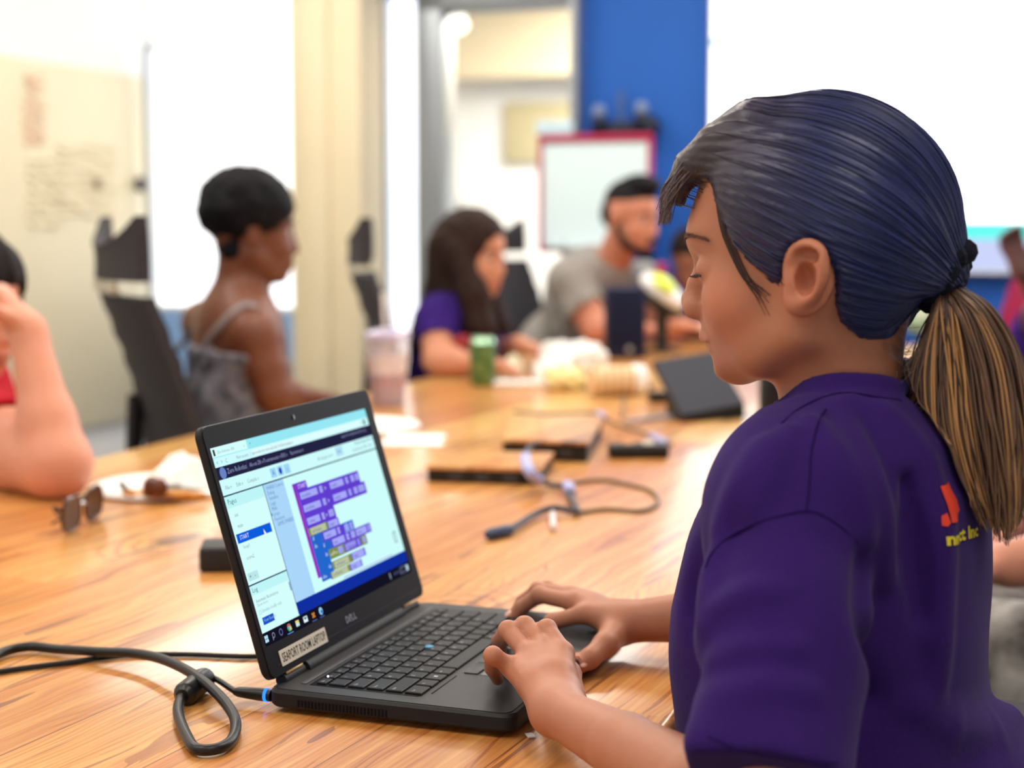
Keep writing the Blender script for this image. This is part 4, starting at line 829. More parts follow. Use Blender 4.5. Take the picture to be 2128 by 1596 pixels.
cable('thin_cable', 'thin dark cable hanging straight from the wrap roll towards the farther hatch', [(1296, 806, .003), (1297, 835, .003), (1292, 868, .003)], .0032, M_thin)
cable('thin_cable', 'pale bluish cable end lying left of the touch panel', [(1300, 876, .003), (1360, 868, .004), (1402, 866, .004)], .004, mat('cable_pale', (150, 160, 176), .5))
b = MB(); b.tube([T3(1148, 1062, .006), T3(1150, 1098, .006)], .0045, 8); o = b.obj('white_tie', mat('tie_white', (226, 214, 214), .5)); o.name = 'cable_tie'; props(o, 'loose whitish cable tie under the plug cable', 'cable tie')
# small white fleck added for the ceiling lamp's reflection near the girl's wrist
b = MB(); b.box(T3(1102, 1528, .0012), (.006, .010, .0012), rotz(.3)); o = b.obj('lamp_glint', M_paper, smooth=False); props(o, 'tiny white fleck standing in for a lamp reflection on the table below the near wrist', 'reflection')
# ================================================================ the girl at the laptop
THG = math.radians(22.0); GF = V3(-math.cos(THG), math.sin(THG), 0); GL = V3(-math.sin(THG), -math.cos(THG), 0); GU = V3(0, 0, 1)   # forward, her left (towards us), up
HC = P(1690, 530, 1.17)                                      # middle of the head
GM = np.stack([GF, GL, GU], 1)
def G(f, l, u): return HC+GM@V3(f, l, u)                      # head frame -> world
def HS(x, y, l=0.0): return PL(x, y, HC+GL*l, GL)             # point at sideways offset l that appears at the pixel
skin_girl = None
def skinmat(name, base, rough=.45):
    m = mat(name, base, rough, .4, sub=.12, attr='tint', noise=.05, nscale=40, bump=.10, bscale=1400)
    return m
M_skin = skinmat('warm_skin', (216, 150, 112))
# --- head
head = SDF()
head.ell(G(-.001, 0, .026), (.0905, .070, .080), GM)
head.ell(G(-.024, 0, .018), (.056, .064, .062), GM, k=.03)
head.ell(G(.034, 0, -.030), (.043, .053, .058), GM, k=.02)                       # face mass
head.ell(G(.0555, 0, -.056), (.0265, .026, .024), GM, k=.016)                      # muzzle
for s in (-1, 1):
    head.ell(G(.045, s*.032, -.034), (.0265, .0245, .026), GM, k=.018)              # cheek
    head.chain([G(.054, s*.010, -.080), G(.030, s*.036, -.072), G(-.002, s*.049, -.052), G(-.012, s*.054, -.020)], [.012, .014, .016, .018], k=.022)   # jaw
head.ell(G(.0575, 0, -.0785), (.0150, .019, .0130), GM, k=.011)                    # chin
head.ell(G(.076, 0, .012), (.014, .034, .016), GM, k=.02)                        # brow
for s in (-1, 1):
    head.ell(G(.089, s*.031, -.011), (.0125, .016, .0105), GM, k=.012, op='s')    # eye hollow
    head.ell(G(.0675, s*.030, -.010), (.0125, .0135, .0115), GM, k=.004)          # closed upper lid over the eye
head.chain([HS(1446, 552)-GF*.0085, HS(1429, 590)-GF*.0075, HS(1421, 620)-GF*.0085], [.0065, .0072, .0085], k=.009)   # nose ridge
head.ell(HS(1424, 627)-GF*.0075, (.0085, .0100, .0085), GM, k=.007)               # tip
for s in (-1, 1):
    head.ell(HS(1444, 640)-GF*.004+GL*s*.0105, (.0098, .0062, .0078), GM, k=.006)
    head.ell(HS(1440, 656)-GF*.002+GL*s*.0065, (.0050, .0030, .0032), GM, k=.003, op='s')
# lips: upper, parting line, lower
head.chain([HS(1472, 704)-GF*.006+GL*.021, HS(1464, 698)-GF*.0045+GL*.008, HS(1464, 698)-GF*.0045-GL*.008, HS(1472, 704)-GF*.006-GL*.021], [.0032, .0060, .0060, .0032], k=.004)
head.chain([HS(1478, 722)-GF*.007+GL*.018, HS(1475, 727)-GF*.0055+GL*.007, HS(1475, 727)-GF*.0055-GL*.007, HS(1478, 722)-GF*.007-GL*.018], [.0032, .0064, .0064, .0032], k=.004)
head.chain([HS(1480, 711)-GF*.003+GL*.024, HS(1470, 713)+GF*.0006+GL*.008, HS(1470, 713)+GF*.0006-GL*.008, HS(1480, 711)-GF*.003-GL*.024], .0011, k=.0035, op='s')
head.ell(HS(1484, 745)+GF*.001, (.005, .014, .005), GM, k=.010, op='s')           # hollow above the chin
# neck
NB = G(-.024, 0, -.135)
head.cone(G(-.018, 0, -.060), NB, .042, .046, k=.020)
head.ell(G(-.032, 0, -.045), (.028, .040, .045), GM, k=.03)
# --- near ear and far ear
def ear(sd):
    e = SDF(); O = lambda x, y, l: (HS(x+ (0), y, .070*1.0+l) if sd > 0 else None)
    def Q(x, y, l):
        p = HS(x, y, .068+l); 
        if sd < 0: q = p-HC; q = q-2*GL*np.dot(q, GL); p = HC+q
        return p
    rim = [(1650, 590, .001), (1643, 560, .003), (1646, 530, .005), (1660, 512, .008), (1684, 508, .012), (1704, 521, .015), (1711, 548, .016), (1709, 578, .015), (1700, 602, .012), (1684, 620, .008), (1664, 631, .005), (1650, 632, .002)]
    pts = [Q(*p) for p in rim]
    e.ell(Q(1680, 566, .004), (.0185, .0040, .0290), GM)
    e.chain(spline(pts, 26), [.0030]*4+[.0040]*16+[.0046]*6, k=.003)
    e.ell(Q(1662, 624, .003), (.0105, .0048, .0100), GM, k=.006)
    e.chain(spline([Q(1690, 535, .011), Q(1694, 560, .012), Q(1690, 585, .010), Q(1676, 604, .007), Q(1662, 606, .005)], 12), .0030, k=.004)   # inner fold
    e.ell(Q(1674, 578, .010), (.0085, .0150, .0125), GM, k=.002, op='s')          # bowl
    e.ell(Q(1678, 532, .014), (.0105, .0085, .0056), GM, k=.0015, op='s')          # upper hollow
    e.ell(Q(1652, 582, .004), (.0050, .0045, .0065), GM, k=.005)                   # tragus
    e.ell(Q(1664, 580, .002), (.004, .006, .005), GM, k=.003, op='s')
    return e
head.sub(ear(1), k=.003); head.sub(ear(-1), k=.003)
head.ell(HS(1675, 579, .077), (.0070, .0110, .0105), GM, k=.002, op='s'); head.ell(HC+(HS(1675, 579, .077)-HC)-2*GL*np.dot(HS(1675, 579, .077)-HC, GL), (.0070, .0110, .0105), GM, k=.002, op='s')
# --- arms and hands
def hand(S, wrist, mcps, fingers, thumb, palm_r=.0105, fr=.0075, kin=.004):
    """Palm blended from the wrist to each knuckle, then five separate jointed fingers."""
    pal = SDF()
    for i, m_ in enumerate(mcps):
        pal.chain([wrist*.92+m_*.08+(m_-np.mean(mcps, axis=0))*.35, wrist*.4+m_*.6, m_], [.0118, .0108, palm_r*.90], k=.011)
    S.sub(pal, k=.014)
    F_ = SDF()
    for m_, fg, sc in zip(mcps, fingers, (1.0, 1.03, .97, .86)):
        pts = [m_]+fg; rs = [fr*1.12*sc, fr*1.04*sc, fr*.92*sc, fr*.78*sc][:len(pts)]
        c_ = SDF(); c_.chain(pts, rs, k_in=.0025); c_.ell(fg[0], fr*1.10*sc, k=.003); F_.sub(c_, k=.0004)
    th_ = SDF(); th_.chain(thumb, [.0150, .0112, .0090, .0078][:len(thumb)], k_in=.005)
    S.sub(F_, k=kin); S.sub(th_, k=.008)
# left (near) hand on the palm rest and keys
lw = TP(1163, 1482, .786)
lm = [TP(1170, 1358, .8135), TP(1132, 1347, .8150), TP(1099, 1361, .8120), TP(1066, 1388, .8050)]      # index .. little
lf = [[TP(1136, 1308, .8265), TP(1106, 1312, .8020), TP(1096, 1328, .7800)],
      [TP(1090, 1302, .8270), TP(1060, 1312, .8020), TP(1052, 1330, .7790)],
      [TP(1056, 1310, .8250), TP(1038, 1332, .8000), TP(1040, 1356, .7790)],
      [TP(1024, 1362, .8170), TP(1022, 1388, .7960), TP(1034, 1412, .7785)]]
lt = [lw*.75+lm[0]*.25+V3(.006, .008, -.006), TP(1178, 1402, .794), TP(1158, 1372, .787), TP(1128, 1366, .7800)]
lel = TP(1614, 1722, .790); LSH = P(1655, 1022, 1.085)
armL = SDF(); armL.chain([LSH, lel, lel*.72+lw*.28, lel*.35+lw*.65, lw], [.036, .0310, .0290, .0245, .0185], k_in=.006)
hand(armL, lw, lm, lf, lt)
# right (far) hand arched over the right end of the keyboard, thumb on the front edge
rw = P(1300, 1292, 1.475)
rm = [P(1212, 1276, 1.480), P(1190, 1250, 1.505), P(1188, 1238, 1.525), P(1192, 1240, 1.543)]
rf = [[P(1148, 1292, 1.492), P(1130, 1312, 1.500), P(1124, 1326, 1.503)],
      [P(1122, 1236, 1.530), P(1084, 1262, 1.540), P(1064, 1286, 1.542)],
      [P(1118, 1226, 1.552), P(1086, 1250, 1.560), P(1072, 1270, 1.560)],
      [P(1138, 1222, 1.568), P(1108, 1240, 1.576), P(1094, 1254, 1.576)]]
rt = [rw*.72+rm[0]*.28+V3(.002, -.012, -.008), P(1258, 1340, 1.425), P(1226, 1368, 1.405), P(1204, 1382, 1.400)]
rel = V3(.300, 1.410, .815); RSH = P(1655, 1022, 1.085)-GL*.262
armR = SDF(); armR.chain([RSH, rel, rel*.6+rw*.4, rw], [.038, .033, .0285, .0190], k_in=.006)
hand(armR, rw, rm, rf, rt)
# hidden trunk that joins head and arms, and the legs under the table
TC = P(1735, 1180, 1.20)
def TB(f, l, z): return V3(TC[0], TC[1], 0)+GF*f+GL*l+V3(0, 0, z)
BF = GF
trunk = SDF()
trunk.chain([NB, TB(-.015, 0, .95), TB(-.005, 0, .80), TB(-.01, 0, .58)], [.044, .070, .080, .090], k_in=.04)
trunk.cone(NB-V3(0, 0, .03), LSH, .045, .038, k=.03); trunk.cone(NB-V3(0, 0, .03), RSH, .045, .038, k=.03)
for s in (-1, 1): trunk.chain([TB(-.03, s*.07, .54), TB(.30, s*.085, .53), TB(.32, s*.085, .12), TB(.42, s*.085, .075)], [.075, .050, .036, .028], k=.03)
body = SDF(); body.sub(head); body.sub(trunk, k=.01); body.sub(armL, k=.01); body.sub(armR, k=.01)
gp = thing('person', TB(-.02, 0, 0), 'girl with a long ponytail and purple t-shirt typing on the open black laptop', 'person')
def bb(*pts, m=.03):
    q = np.array(pts); return q.min(0)-m, q.max(0)+m
hd = SDF(); hd.sub(head)
lo, hi = HC-V3(.135, .135, .125), HC+V3(.135, .135, .125)
VA, FA = sculpt(hd, [(lo, V3(hi[0], hi[1], hi[2]), .0016)], 2)
aL = SDF(); aL.sub(armL); lo1, hi1 = bb(lw, *lm, *[x for f in lf for x in f], *lt, lel, m=.03)
VB, FB = sculpt(aL, [(lo1, hi1, .0014)], 2)
def clear_laptop(V):
    """Fingers press on the laptop's top or its front edge instead of sinking in."""
    q = V-LBL; u, v, z = q@LU, q@LV, q[:, 2]; top = .0226-z; fr = LD+.0008-v; m = (u > 0) & (u < LW) & (v > 0) & (fr > 0) & (top > 0) & (z > -.002)
    k = m & (top <= fr); V[k, 2] += top[k]; k = m & (top > fr); V[k] += LV*fr[k][:, None]; V[:, 2] = np.where((V[:, 2] < TABLE_Z+.0008) & (V[:, 2] > TABLE_Z-.03) & (V@NX < TN1), TABLE_Z+.0008, V[:, 2]); return V
VB = clear_laptop(VB)
aR = SDF(); aR.sub(armR); lo2, hi2 = bb(rw, *rm, *[x for f in rf for x in f], *rt, rel*.8+rw*.2, m=.022)
VC, FC = sculpt(aR, [(lo2, hi2, .0014)], 2)
VC = clear_laptop(VC)
# the rest of the body, coarser, a hair thinner where it overlaps the fine pieces
rest = SDF(); rest.sub(trunk); rest.cone(G(-.018, 0, -.100), NB, .041, .045, k=.01); rest.sub(SDF().chain([LSH, lel, lel*.72+lw*.28, lel*.35+lw*.65], [.0355, .0303, .0283, .0238], k_in=.006), k=.01); rest.sub(SDF().chain([RSH, rel, rel*.6+rw*.4], [.0375, .0325, .028], k_in=.006), k=.01); rest.disp(lambda p, d: f32(.0008))
VD, FD = sculpt(rest, [(V3(-.34, .85, .02), V3(.50, 1.66, 1.10), .0060)], 2)
Vs = [VA, VB, VC, VD]; Fs = []; k_ = 0
for v_, f_ in zip(Vs, [FA, FB, FC, FD]): Fs.append(f_+k_); k_ += len(v_)
Vg = np.concatenate(Vs); Fg = np.concatenate(Fs)
go = link_mesh('body', Vg, Fg, M_skin, gp)
def tint(V, base, spots):
    c = np.tile(np.array(srgb(*base)[:3]), (len(V), 1))
    for (ctr, r, col, a) in spots:
        d = np.linalg.norm(((V-ctr)@GM)/np.asarray(r), axis=1); w = np.clip(1.15-d, 0, 1)**1.0*a; w = np.minimum(w*1.6, a); c = c*(1-w[:, None])+np.array(srgb(*col)[:3])*w[:, None]
    return c
SK = (184, 122, 94)
spots = [(HS(1467, 699)-GF*.004, (.008, .022, .0055), (176, 82, 82), .8), (HS(1477, 727)-GF*.004, (.008, .020, .0065), (176, 84, 84), .8), (G(.05, .045, -.038), .03, (214, 128, 98), .4), (HS(1680, 575, .075), (.03, .03, .035), (206, 122, 96), .35)]
for f in lf+rf: spots.append((f[-1], .008, (214, 132, 108), .5))
spots.append((rt[-1], .010, (222, 150, 124), .5))
point_attr(go, 'tint', tint(Vg, SK, spots))
# finger nails that show
M_nail = mat('finger_nail', (236, 182, 160), .25, .5)
def nail(tip, prev, up_, m_=M_nail):
    ax_ = unit(tip-prev); u_ = unit(np.asarray(up_)-ax_*np.dot(up_, ax_)); w_ = np.cross(ax_, u_); b = MB(); b.ball(tip+u_*.0045+ax_*.001, (.0050, .0040, .0016), np.stack([ax_, w_, u_], 1), 12, 8); b.obj('finger_nail', m_, gp)
nail(rf[1][2]+V3(0, 0, .003), rf[1][1], V3(-1, -.3, .6)); nail(rt[3]+LV*.004, rt[2], V3(-.2, -.9, .5))
# --- eye, lashes, brows
M_hairb = mat('dark_hair_plain', (44, 34, 36), .5, .4)
for s in (1, -1):
    ec = G(.0675, s*.030, -.010)
    b = MB(); b.ball(ec-GU*.0006, .0108, GM, 18, 12); b.obj('eyeball', mat('eye_white', (238, 234, 230), .15, .5), gp)
    R_ = lambda a, e_: ec+GM@(V3(math.cos(e_)*math.cos(a), s*math.cos(e_)*math.sin(a), math.sin(e_))*V3(.0131, .0141, .0121))
    b = MB(); b.tube(spline([R_(a, -.42+.10*math.cos(a*1.6)) for a in np.linspace(-.9, 1.0, 9)], 26), .0009, 6); b.obj('eyelid_line', mat('lash_brown', (52, 34, 34), .6), gp)
    b = MB()
    for a in np.linspace(-.8, .95, 22): p_ = R_(a, -.42+.10*math.cos(a*1.6)); dr = unit(GF*math.cos(a)+GL*s*math.sin(a)-GU*.55); b.tube([p_, p_+dr*.003, p_+dr*.0058+GU*.0012], [.00032, .00026, .0001], 4, False)
    b.obj('eyelashes', mat('lash_brown', (52, 34, 34), .6), gp)
    b = MB()
    for t in np.linspace(0, 1, 60):
        o_ = G(.0905-.022*t**1.6, s*(.014+.034*t), .0095+.006*math.sin(t*2.4)-.002*t); q, ok = march(head, (o_+GF*.03*0+GM@V3(.02, s*.006, 0))[None], (-unit(GM@V3(.9, s*.35, 0)))[None], 0, .06); p_ = q[0].astype(float)
        for j in range(2): a_ = p_+GU*(RNG.uniform(-.0022, .0022))*(1-.5*t); dr = unit(-GF*.35*(.4+t)+GL*s*.8+GU*(.45-.6*t)); b.tube([a_, a_+dr*.003+GM@V3(.0008, 0, 0), a_+dr*.0058], [.00035, .0003, .0001], 4, False)
    b.obj('eyebrow', mat('brow_brown', (112, 74, 60), .6), gp)
# --- t-shirt
M_tee = mat('purple_cotton', (52, 27, 100), .92, .15, sheen=.06, noise=.16, nscale=420, bump=.35, bscale=1300)
SEC = np.array([  # z, centre f, half depth, half width
    (1.06, -.030, .030, .040), (1.035, -.028, .050, .062), (1.005, -.031, .069, .102), (.970, -.027, .084, .130), (.930, -.017, .097, .146), (.873, -.006, .109, .149), (.820, -.004, .1105, .148), (.760, -.004, .1170, .150), (.700, -.008, .124, .156), (.60, -.012, .128, .160), (.52, -.012, .120, .155)])[::-1]
def loft(p, d=None):
    q = (p-np.array([TC[0], TC[1], 0], f32))@GM.astype(f32); z = q[:, 2]
    cf, rf_, rl_ = [np.interp(z, SEC[:, 0], SEC[:, k]).astype(f32) for k in (1, 2, 3)]
    a = np.abs((q[:, 0]-cf)/rf_)+1e-6; c = np.abs(q[:, 1]/rl_)+1e-6
    k0 = (a**2.25+c**2.25)**(1/2.25); d1 = (k0-1)*np.minimum(rf_, rl_)
    dz = np.maximum(z-1.055, .535-z); return np.maximum(d1, dz).astype(f32)
tee = SDF(); tee._a('u', loft, 0)
for (sh, s) in ((LSH, 1), (RSH, -1)):
    tee.chain([G(-.042, s*.040, -.128), sh-GL*s*.030+V3(0, 0, .012), sh], [.040, .046, .053], k=.035)
slA, slB = P(1642, 1060, 1.070), P(1604, 1588, .962)
tee.chain([LSH, slA, P(1630, 1320, 1.016), slB], [.053, .0545, .0520, .0520], k=.018)
tee.chain([RSH, RSH*.5+rel*.5, RSH*.12+rel*.88], [.053, .050, .048], k=.02)
# chest and belly hang forward of the arm
tee.ell(P(1564, 1300, 1.16), (.055, .060, .115), GM, k=.04)
# folds read along the cloth: ridges and furrows laid on the surface
base_tee = SDF(); base_tee.ops = list(tee.ops)
def fold(pts, r, k=.016, depth=.0, op='u', taper=True):
    P_ = [hit(base_tee, x, y, .85, 1.6) for (x, y) in pts]; r0 = unit(ray(pts[0][0], pts[0][1])); P_ = [q+r0*depth for q in P_]; S_ = spline(P_, max(6, 5*len(P_))); n = len(S_)
    rs = [r*(.35+.65*math.sin(math.pi*(i+.5)/n)) if taper else r for i in range(n)]; tee.chain(S_, rs, k=k, op=op, k_in=r*.4)
fold([(1745, 850), (1800, 980), (1830, 1090), (1838, 1200)], .0075, depth=.003)
fold([(1770, 840), (1860, 950), (1900, 1080), (1925, 1230), (1935, 1330)], .0070, depth=.003)
fold([(1845, 860), (1915, 960), (1950, 1100), (1957, 1260), (1945, 1420)], .0080, depth=.002)
fold([(1690, 880), (1740, 960), (1785, 1060), (1800, 1150)], .006, depth=.003)
fold([(1800, 1180), (1812, 1300), (1800, 1450)], .010, k=.02, depth=-.001, op='s')
fold([(1880, 1000), (1905, 1150), (1915, 1280)], .006, k=.016, depth=-.002, op='s')
fold([(1500, 1130), (1478, 1200), (1468, 1300)], .0055, depth=.002)
fold([(1500, 1262), (1560, 1235), (1620, 1230)], .005, k=.014, depth=.003)
fold([(1490, 1375), (1560, 1350), (1650, 1345)], .005, k=.014, depth=.003)
fold([(1500, 1450), (1580, 1430), (1680, 1440)], .005, k=.014, depth=.003)
fold([(1590, 930), (1540, 1020), (1500, 1100)], .006, depth=.003)
fold([(1640, 900), (1600, 980), (1570, 1060)], .005, depth=.003)
fold([(1450, 1150), (1440, 1280), (1445, 1420)], .008, k=.02, depth=-.003, op='s')
# bunched cloth over the hip
tee.chain([P(2090, 1496, 1.20), P(2040, 1520, 1.14), P(1960, 1508, 1.09), P(1900, 1464, 1.07)], [.011, .013, .012, .008], k=.016)
tee.ell(P(2030, 1606, 1.17), (.045, .09, .036), GM, k=.025)
# sleeve hem: cut square to the arm, with a turned edge that flares at the front
ax_s = unit(slB-P(1630, 1320, 1.016)); us_ = unit(np.cross(ax_s, V3(0, 1, 0))); ws_ = np.cross(ax_s, us_); HM = slB+ax_s*.012
tee.chain([P(1500, 1490, .962), P(1462, 1534, .950), P(1448, 1545, .946)], [.010, .007, .003], k=.03)
tee.box(HM+ax_s*.06, (.066, .066, .06), np.stack([us_, ws_, ax_s], 1), op='s', k=.003)
# neck opening
colr = [(1618, 846, .000), (1632, 838, .022), (1680, 806, .042), (1750, 790, .050), (1822, 795, .040), (1868, 806, .018), (1876, 808, .000)]
ring = [HS(*c) for c in colr]; mir = lambda p: p-2*GL*np.dot(p-HC, GL)
ring = ring+[mir(p) for p in ring[-2:0:-1]]; ring = ring+[ring[0]]
tee.cone(G(-.030, 0, -.085), G(-.042, 0, -.150), .044, .046, k=.006, op='s')
tee.chain(spline(ring, 44), .0055, k=.007)
# seams
SEAMS = [[(1466, 1180), (1478, 1152), (1510, 1120), (1570, 1088), (1640, 1068), (1690, 1064), (1740, 1090), (1782, 1128)], [(1676, 1060), (1682, 1000), (1686, 940), (1700, 880), (1716, 850)], [(1624, 880), (1660, 850), (1710, 826), (1760, 816), (1830, 826), (1872, 832)], [(1470, 1530), (1530, 1556), (1600, 1572), (1690, 1584), (1740, 1586)]]
tee.disp(lambda p, d: (np.sin(p[:, 2]*58+np.sin(p[:, 0]*31)*2+p[:, 1]*20)*np.sin(p[:, 0]*47-p[:, 1]*39))*f32(.0011))
VT, FT = sculpt(tee, [(V3(-.02, .88, .52), V3(.46, 1.50, 1.09), .0030)], 2)
to = link_mesh('t_shirt', VT, FT, M_tee, gp)
hr_ = [HM-ax_s*.003+(us_*math.cos(t)+ws_*math.sin(t))*.0525 for t in np.linspace(0, 2*math.pi, 41)]
for sp_ in SEAMS:
    c_ = spline(np.array([hit(tee, x, y, .8, 1.6) for (x, y) in sp_]), 60); b = MB(); b.tube(c_, .0008, 6); b.obj('seam', mat('seam_thread', (34, 16, 74), .9, .1), to)
to['label'] = 'loose purple cotton t-shirt'
# print on the back: red shapes above a yellow line of lettering
def on_back(P2, lift=.0012):
    """(l, z) on the back -> world, marched from behind."""
    P2 = np.asarray(P2, float); o = np.array([TB(-.30, l, z) for l, z in P2]); q, ok = march(tee, o, np.tile(GF, (len(o), 1)), 0, .4, 120); return q-GF*lift
def subdiv_fill(outline, step=.004):
    bm = bmesh.new(); vv = [bm.verts.new((p[0], p[1], 0)) for p in outline]; bm.faces.new(vv); bmesh.ops.triangulate(bm, faces=bm.faces[:])
    for _ in range(4):
        ed = [e for e in bm.edges if e.calc_length() > step]
        if not ed: break
        bmesh.ops.subdivide_edges(bm, edges=ed, cuts=1)
    bmesh.ops.triangulate(bm, faces=bm.faces[:]); bm.verts.index_update(); r_ = (np.array([(v.co.x, v.co.y) for v in bm.verts]), [tuple(v.index for v in f.verts) for f in bm.faces]); bm.free(); return r_
def back_lz(x, y):
    """Where the pixel's ray meets the shirt's back, as (l, z)."""
    q = hit(tee, x, y, .85, 1.6); return np.dot(q-np.array([TC[0], TC[1], 0]), GL), q[2]
t2, tf = text_mesh('nnect Inc', .0185, 1.0, 'LEFT', 2, .035)
la, za = back_lz(1962, 1121); lb, zb_ = back_lz(2029, 1101)
wtot = t2[:, 0].max(); 
# the visible tail of the line runs from the n to the final c
P2 = np.stack([la+(lb-la)*t2[:, 0]/wtot, za+(zb_-za)*t2[:, 0]/wtot-.004+t2[:, 1]*.66], 1)
pr = link_mesh('back_print', on_back(P2), tf, mat('print_yellow', (226, 206, 40), .7), to); pr['label'] = 'yellow lettering on the back'
vs_, fs_ = [], []
lm_ = lambda x, y: np.array(back_lz(x, y))
for poly in ([(1950, 1010), (1966, 1000), (1990, 1060), (1986, 1084), (1974, 1086)], [(1952, 1072), (1964, 1066), (1972, 1086), (1966, 1094), (1953, 1092)]):
    o2 = [lm_(*p) for p in poly]; v_, f_ = subdiv_fill(o2); k0 = len(vs_); vs_ += list(on_back(v_, .0014)); fs_ += [tuple(k0+i for i in f) for f in f_]
rp = link_mesh('back_emblem', np.array(vs_), fs_, mat('print_red', (226, 62, 36), .7), to); rp['label'] = 'red emblem on the back'
# dark leggings
leg = SDF()
for s in (-1, 1): leg.chain([TB(-.02, s*.07, .55), TB(.29, s*.085, .53), TB(.31, s*.085, .13)], [.088, .062, .046], k=.03)
leg.ell(TB(-.02, 0, .57), (.11, .14, .09), GM, k=.04)
VL, FL_ = sculpt(leg, [(V3(-.34, .95, .05), V3(.50, 1.66, .72), .008)], 1); link_mesh('leggings', VL, FL_, mat('dark_leggings', (34, 32, 44), .9, .2), gp)
# --- hair: cap swept back into a ponytail
def haircol_mat():
    m = bpy.data.materials.new('brown_hair'); m.use_nodes = True; nt = m.node_tree; b = nt.nodes['Principled BSDF']; a = nt.nodes.new('ShaderNodeAttribute'); a.attribute_name = 'tint'
    nt.links.new(a.outputs['Color'], b.inputs['Base Color']); b.inputs['Roughness'].default_value = .40; b.inputs['Specular IOR Level'].default_value = .45; return m
M_hair = haircol_mat()
PO = [(1425, 335), (1462, 392), (1490, 452), (1520, 512), (1568, 562), (1606, 592), (1622, 606), (1634, 580), (1640, 548), (1652, 520), (1690, 498), (1725, 530), (1736, 580), (1730, 628), (1738, 672), (1775, 708), (1836, 706), (1862, 660), (1900, 622), (1950, 614), (2080, 605), (2080, 60), (1300, 60), (1360, 260)]
def fu(x, y, l=.066): q = HS(x, y, l)-HC; return np.array([np.dot(q, GF), np.dot(q, GU)])
POLY = np.array([fu(*p) for p in PO], f32)
def poly_sd(p, d=None):
    q = (p-HC.astype(f32))@GM.astype(f32); x, y = q[:, 0], q[:, 2]; n = len(POLY); dist = np.full(len(p), 1e9, f32); sgn = np.ones(len(p), f32)
    for i in range(n):
        a, b = POLY[i], POLY[(i+1) % n]; e = b-a; wx, wy = x-a[0], y-a[1]; t = np.clip((wx*e[0]+wy*e[1])/(e@e), 0, 1); dist = np.minimum(dist, (wx-e[0]*t)**2+(wy-e[1]*t)**2)
        c = ((a[1] <= y) & (b[1] > y)) | ((a[1] > y) & (b[1] <= y)); xi = a[0]+(y-a[1])/(e[1] if abs(e[1]) > 1e-9 else 1e-9)*e[0]; sgn = np.where(c & (x < xi), -sgn, sgn)
    return np.sqrt(dist)*sgn
ROOT = HS(1958, 588)
cap = SDF()
cap.ell(G(-.003, 0, .0285), (.0955, .0775, .0900), GM)
cap.ell(G(-.034, 0, .008), (.0645, .0735, .0740), GM, k=.03)
cap.ell(G(-.046, 0, -.036), (.036, .050, .036), GM, k=.03)
cap.chain([G(-.060, 0, .000), ROOT*.5+G(-.060, 0, .000)*.5, ROOT], [.036, .026, .014], k=.025)
cap.sub(poly_sd, k=.010, op='i')
# fringe brushed forward over the brow from the side parting
fr_ = SDF()
for l in (-.035, -.012, .010, .028):
    dx = 75*l/.07*0; a_ = abs(l)*.12
    fr_.chain([HS(1560, 262, l), HS(1490, 300, l), HS(1430, 345, l)-GF*a_, HS(1396, 388, l)-GF*a_*2, HS(1384, 420, l)-GF*a_*3], [.017, .015, .012, .0075, .0035], k=.012)
cap.sub(fr_, k=.016)
def azim(V):
    """Angle about the line from the forehead to the ponytail: constant along a combed strand."""
    ax_ = unit(ROOT-G(.095, 0, .045)); u_ = unit(np.cross(ax_, GL)); w_ = np.cross(ax_, u_); q = V-ROOT; return np.arctan2(q@w_, q@u_)
cap.disp(lambda p, d: (np.sin(azim(p.astype(float))*61+1)+.7*np.sin(azim(p.astype(float))*113)).astype(f32)*f32(.0004))
VH, FH = sculpt(cap, [(HC-V3(.15, .15, .10), HC+V3(.16, .14, .14), .0020)], 1)
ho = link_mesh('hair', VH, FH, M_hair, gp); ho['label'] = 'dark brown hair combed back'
C_back_bluelit, C_front, C_dark = [np.array(srgb(*c)[:3]) for c in ((30, 39, 88), (58, 48, 54), (16, 18, 40))]  # bluish screen light and lens veil painted into the back hair; darker towards nape
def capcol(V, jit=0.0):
    q = (V-HC)@GM; w = np.clip((q[:, 0]+.015)/.085, 0, 1)[:, None]; lo_ = np.clip((-.01-q[:, 2])/.05, 0, 1)[:, None]; c = C_back_bluelit*(1-w)+C_front*w; c = c*(1-.45*lo_)+C_dark*.45*lo_; return c
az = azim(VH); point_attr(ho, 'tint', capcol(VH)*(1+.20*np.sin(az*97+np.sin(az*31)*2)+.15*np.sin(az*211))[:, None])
# strands combed over the cap
def tubes(curves, radii, cols, name, m, parent, seg=4):
    vs_, fs_, cc = [], [], []; b0 = 0
    for c, r, col in zip(curves, radii, cols):
        n = len(c); t = np.gradient(c, axis=0); t /= np.linalg.norm(t, axis=1, keepdims=True)+1e-12; u_ = np.cross(t, np.array([.31, .87, .38])); u_ /= np.linalg.norm(u_, axis=1, keepdims=True)+1e-9; w_ = np.cross(t, u_)
        ang = np.arange(seg)*2*math.pi/seg; rr = np.asarray(r).reshape(-1, 1, 1)*np.ones((n, 1, 1)); ring_ = c[:, None, :]+rr*(np.cos(ang)[None, :, None]*u_[:, None, :]+np.sin(ang)[None, :, None]*w_[:, None, :])
        vs_.append(ring_.reshape(-1, 3)); i, k = np.meshgrid(np.arange(n-1), np.arange(seg), indexing='ij'); k2 = (k+1) % seg
        fs_.append((np.stack([i*seg+k, i*seg+k2, (i+1)*seg+k2, (i+1)*seg+k], -1).reshape(-1, 4))+b0); b0 += n*seg
        cc.append(np.repeat(np.broadcast_to(col, (n, 3)), seg, axis=0))
    o = link_mesh(name, np.concatenate(vs_), np.concatenate(fs_), m, parent); point_attr(o, 'tint', np.concatenate(cc)); return o
q = (VH-HC)@GM; Rr = RNG.random(len(VH))
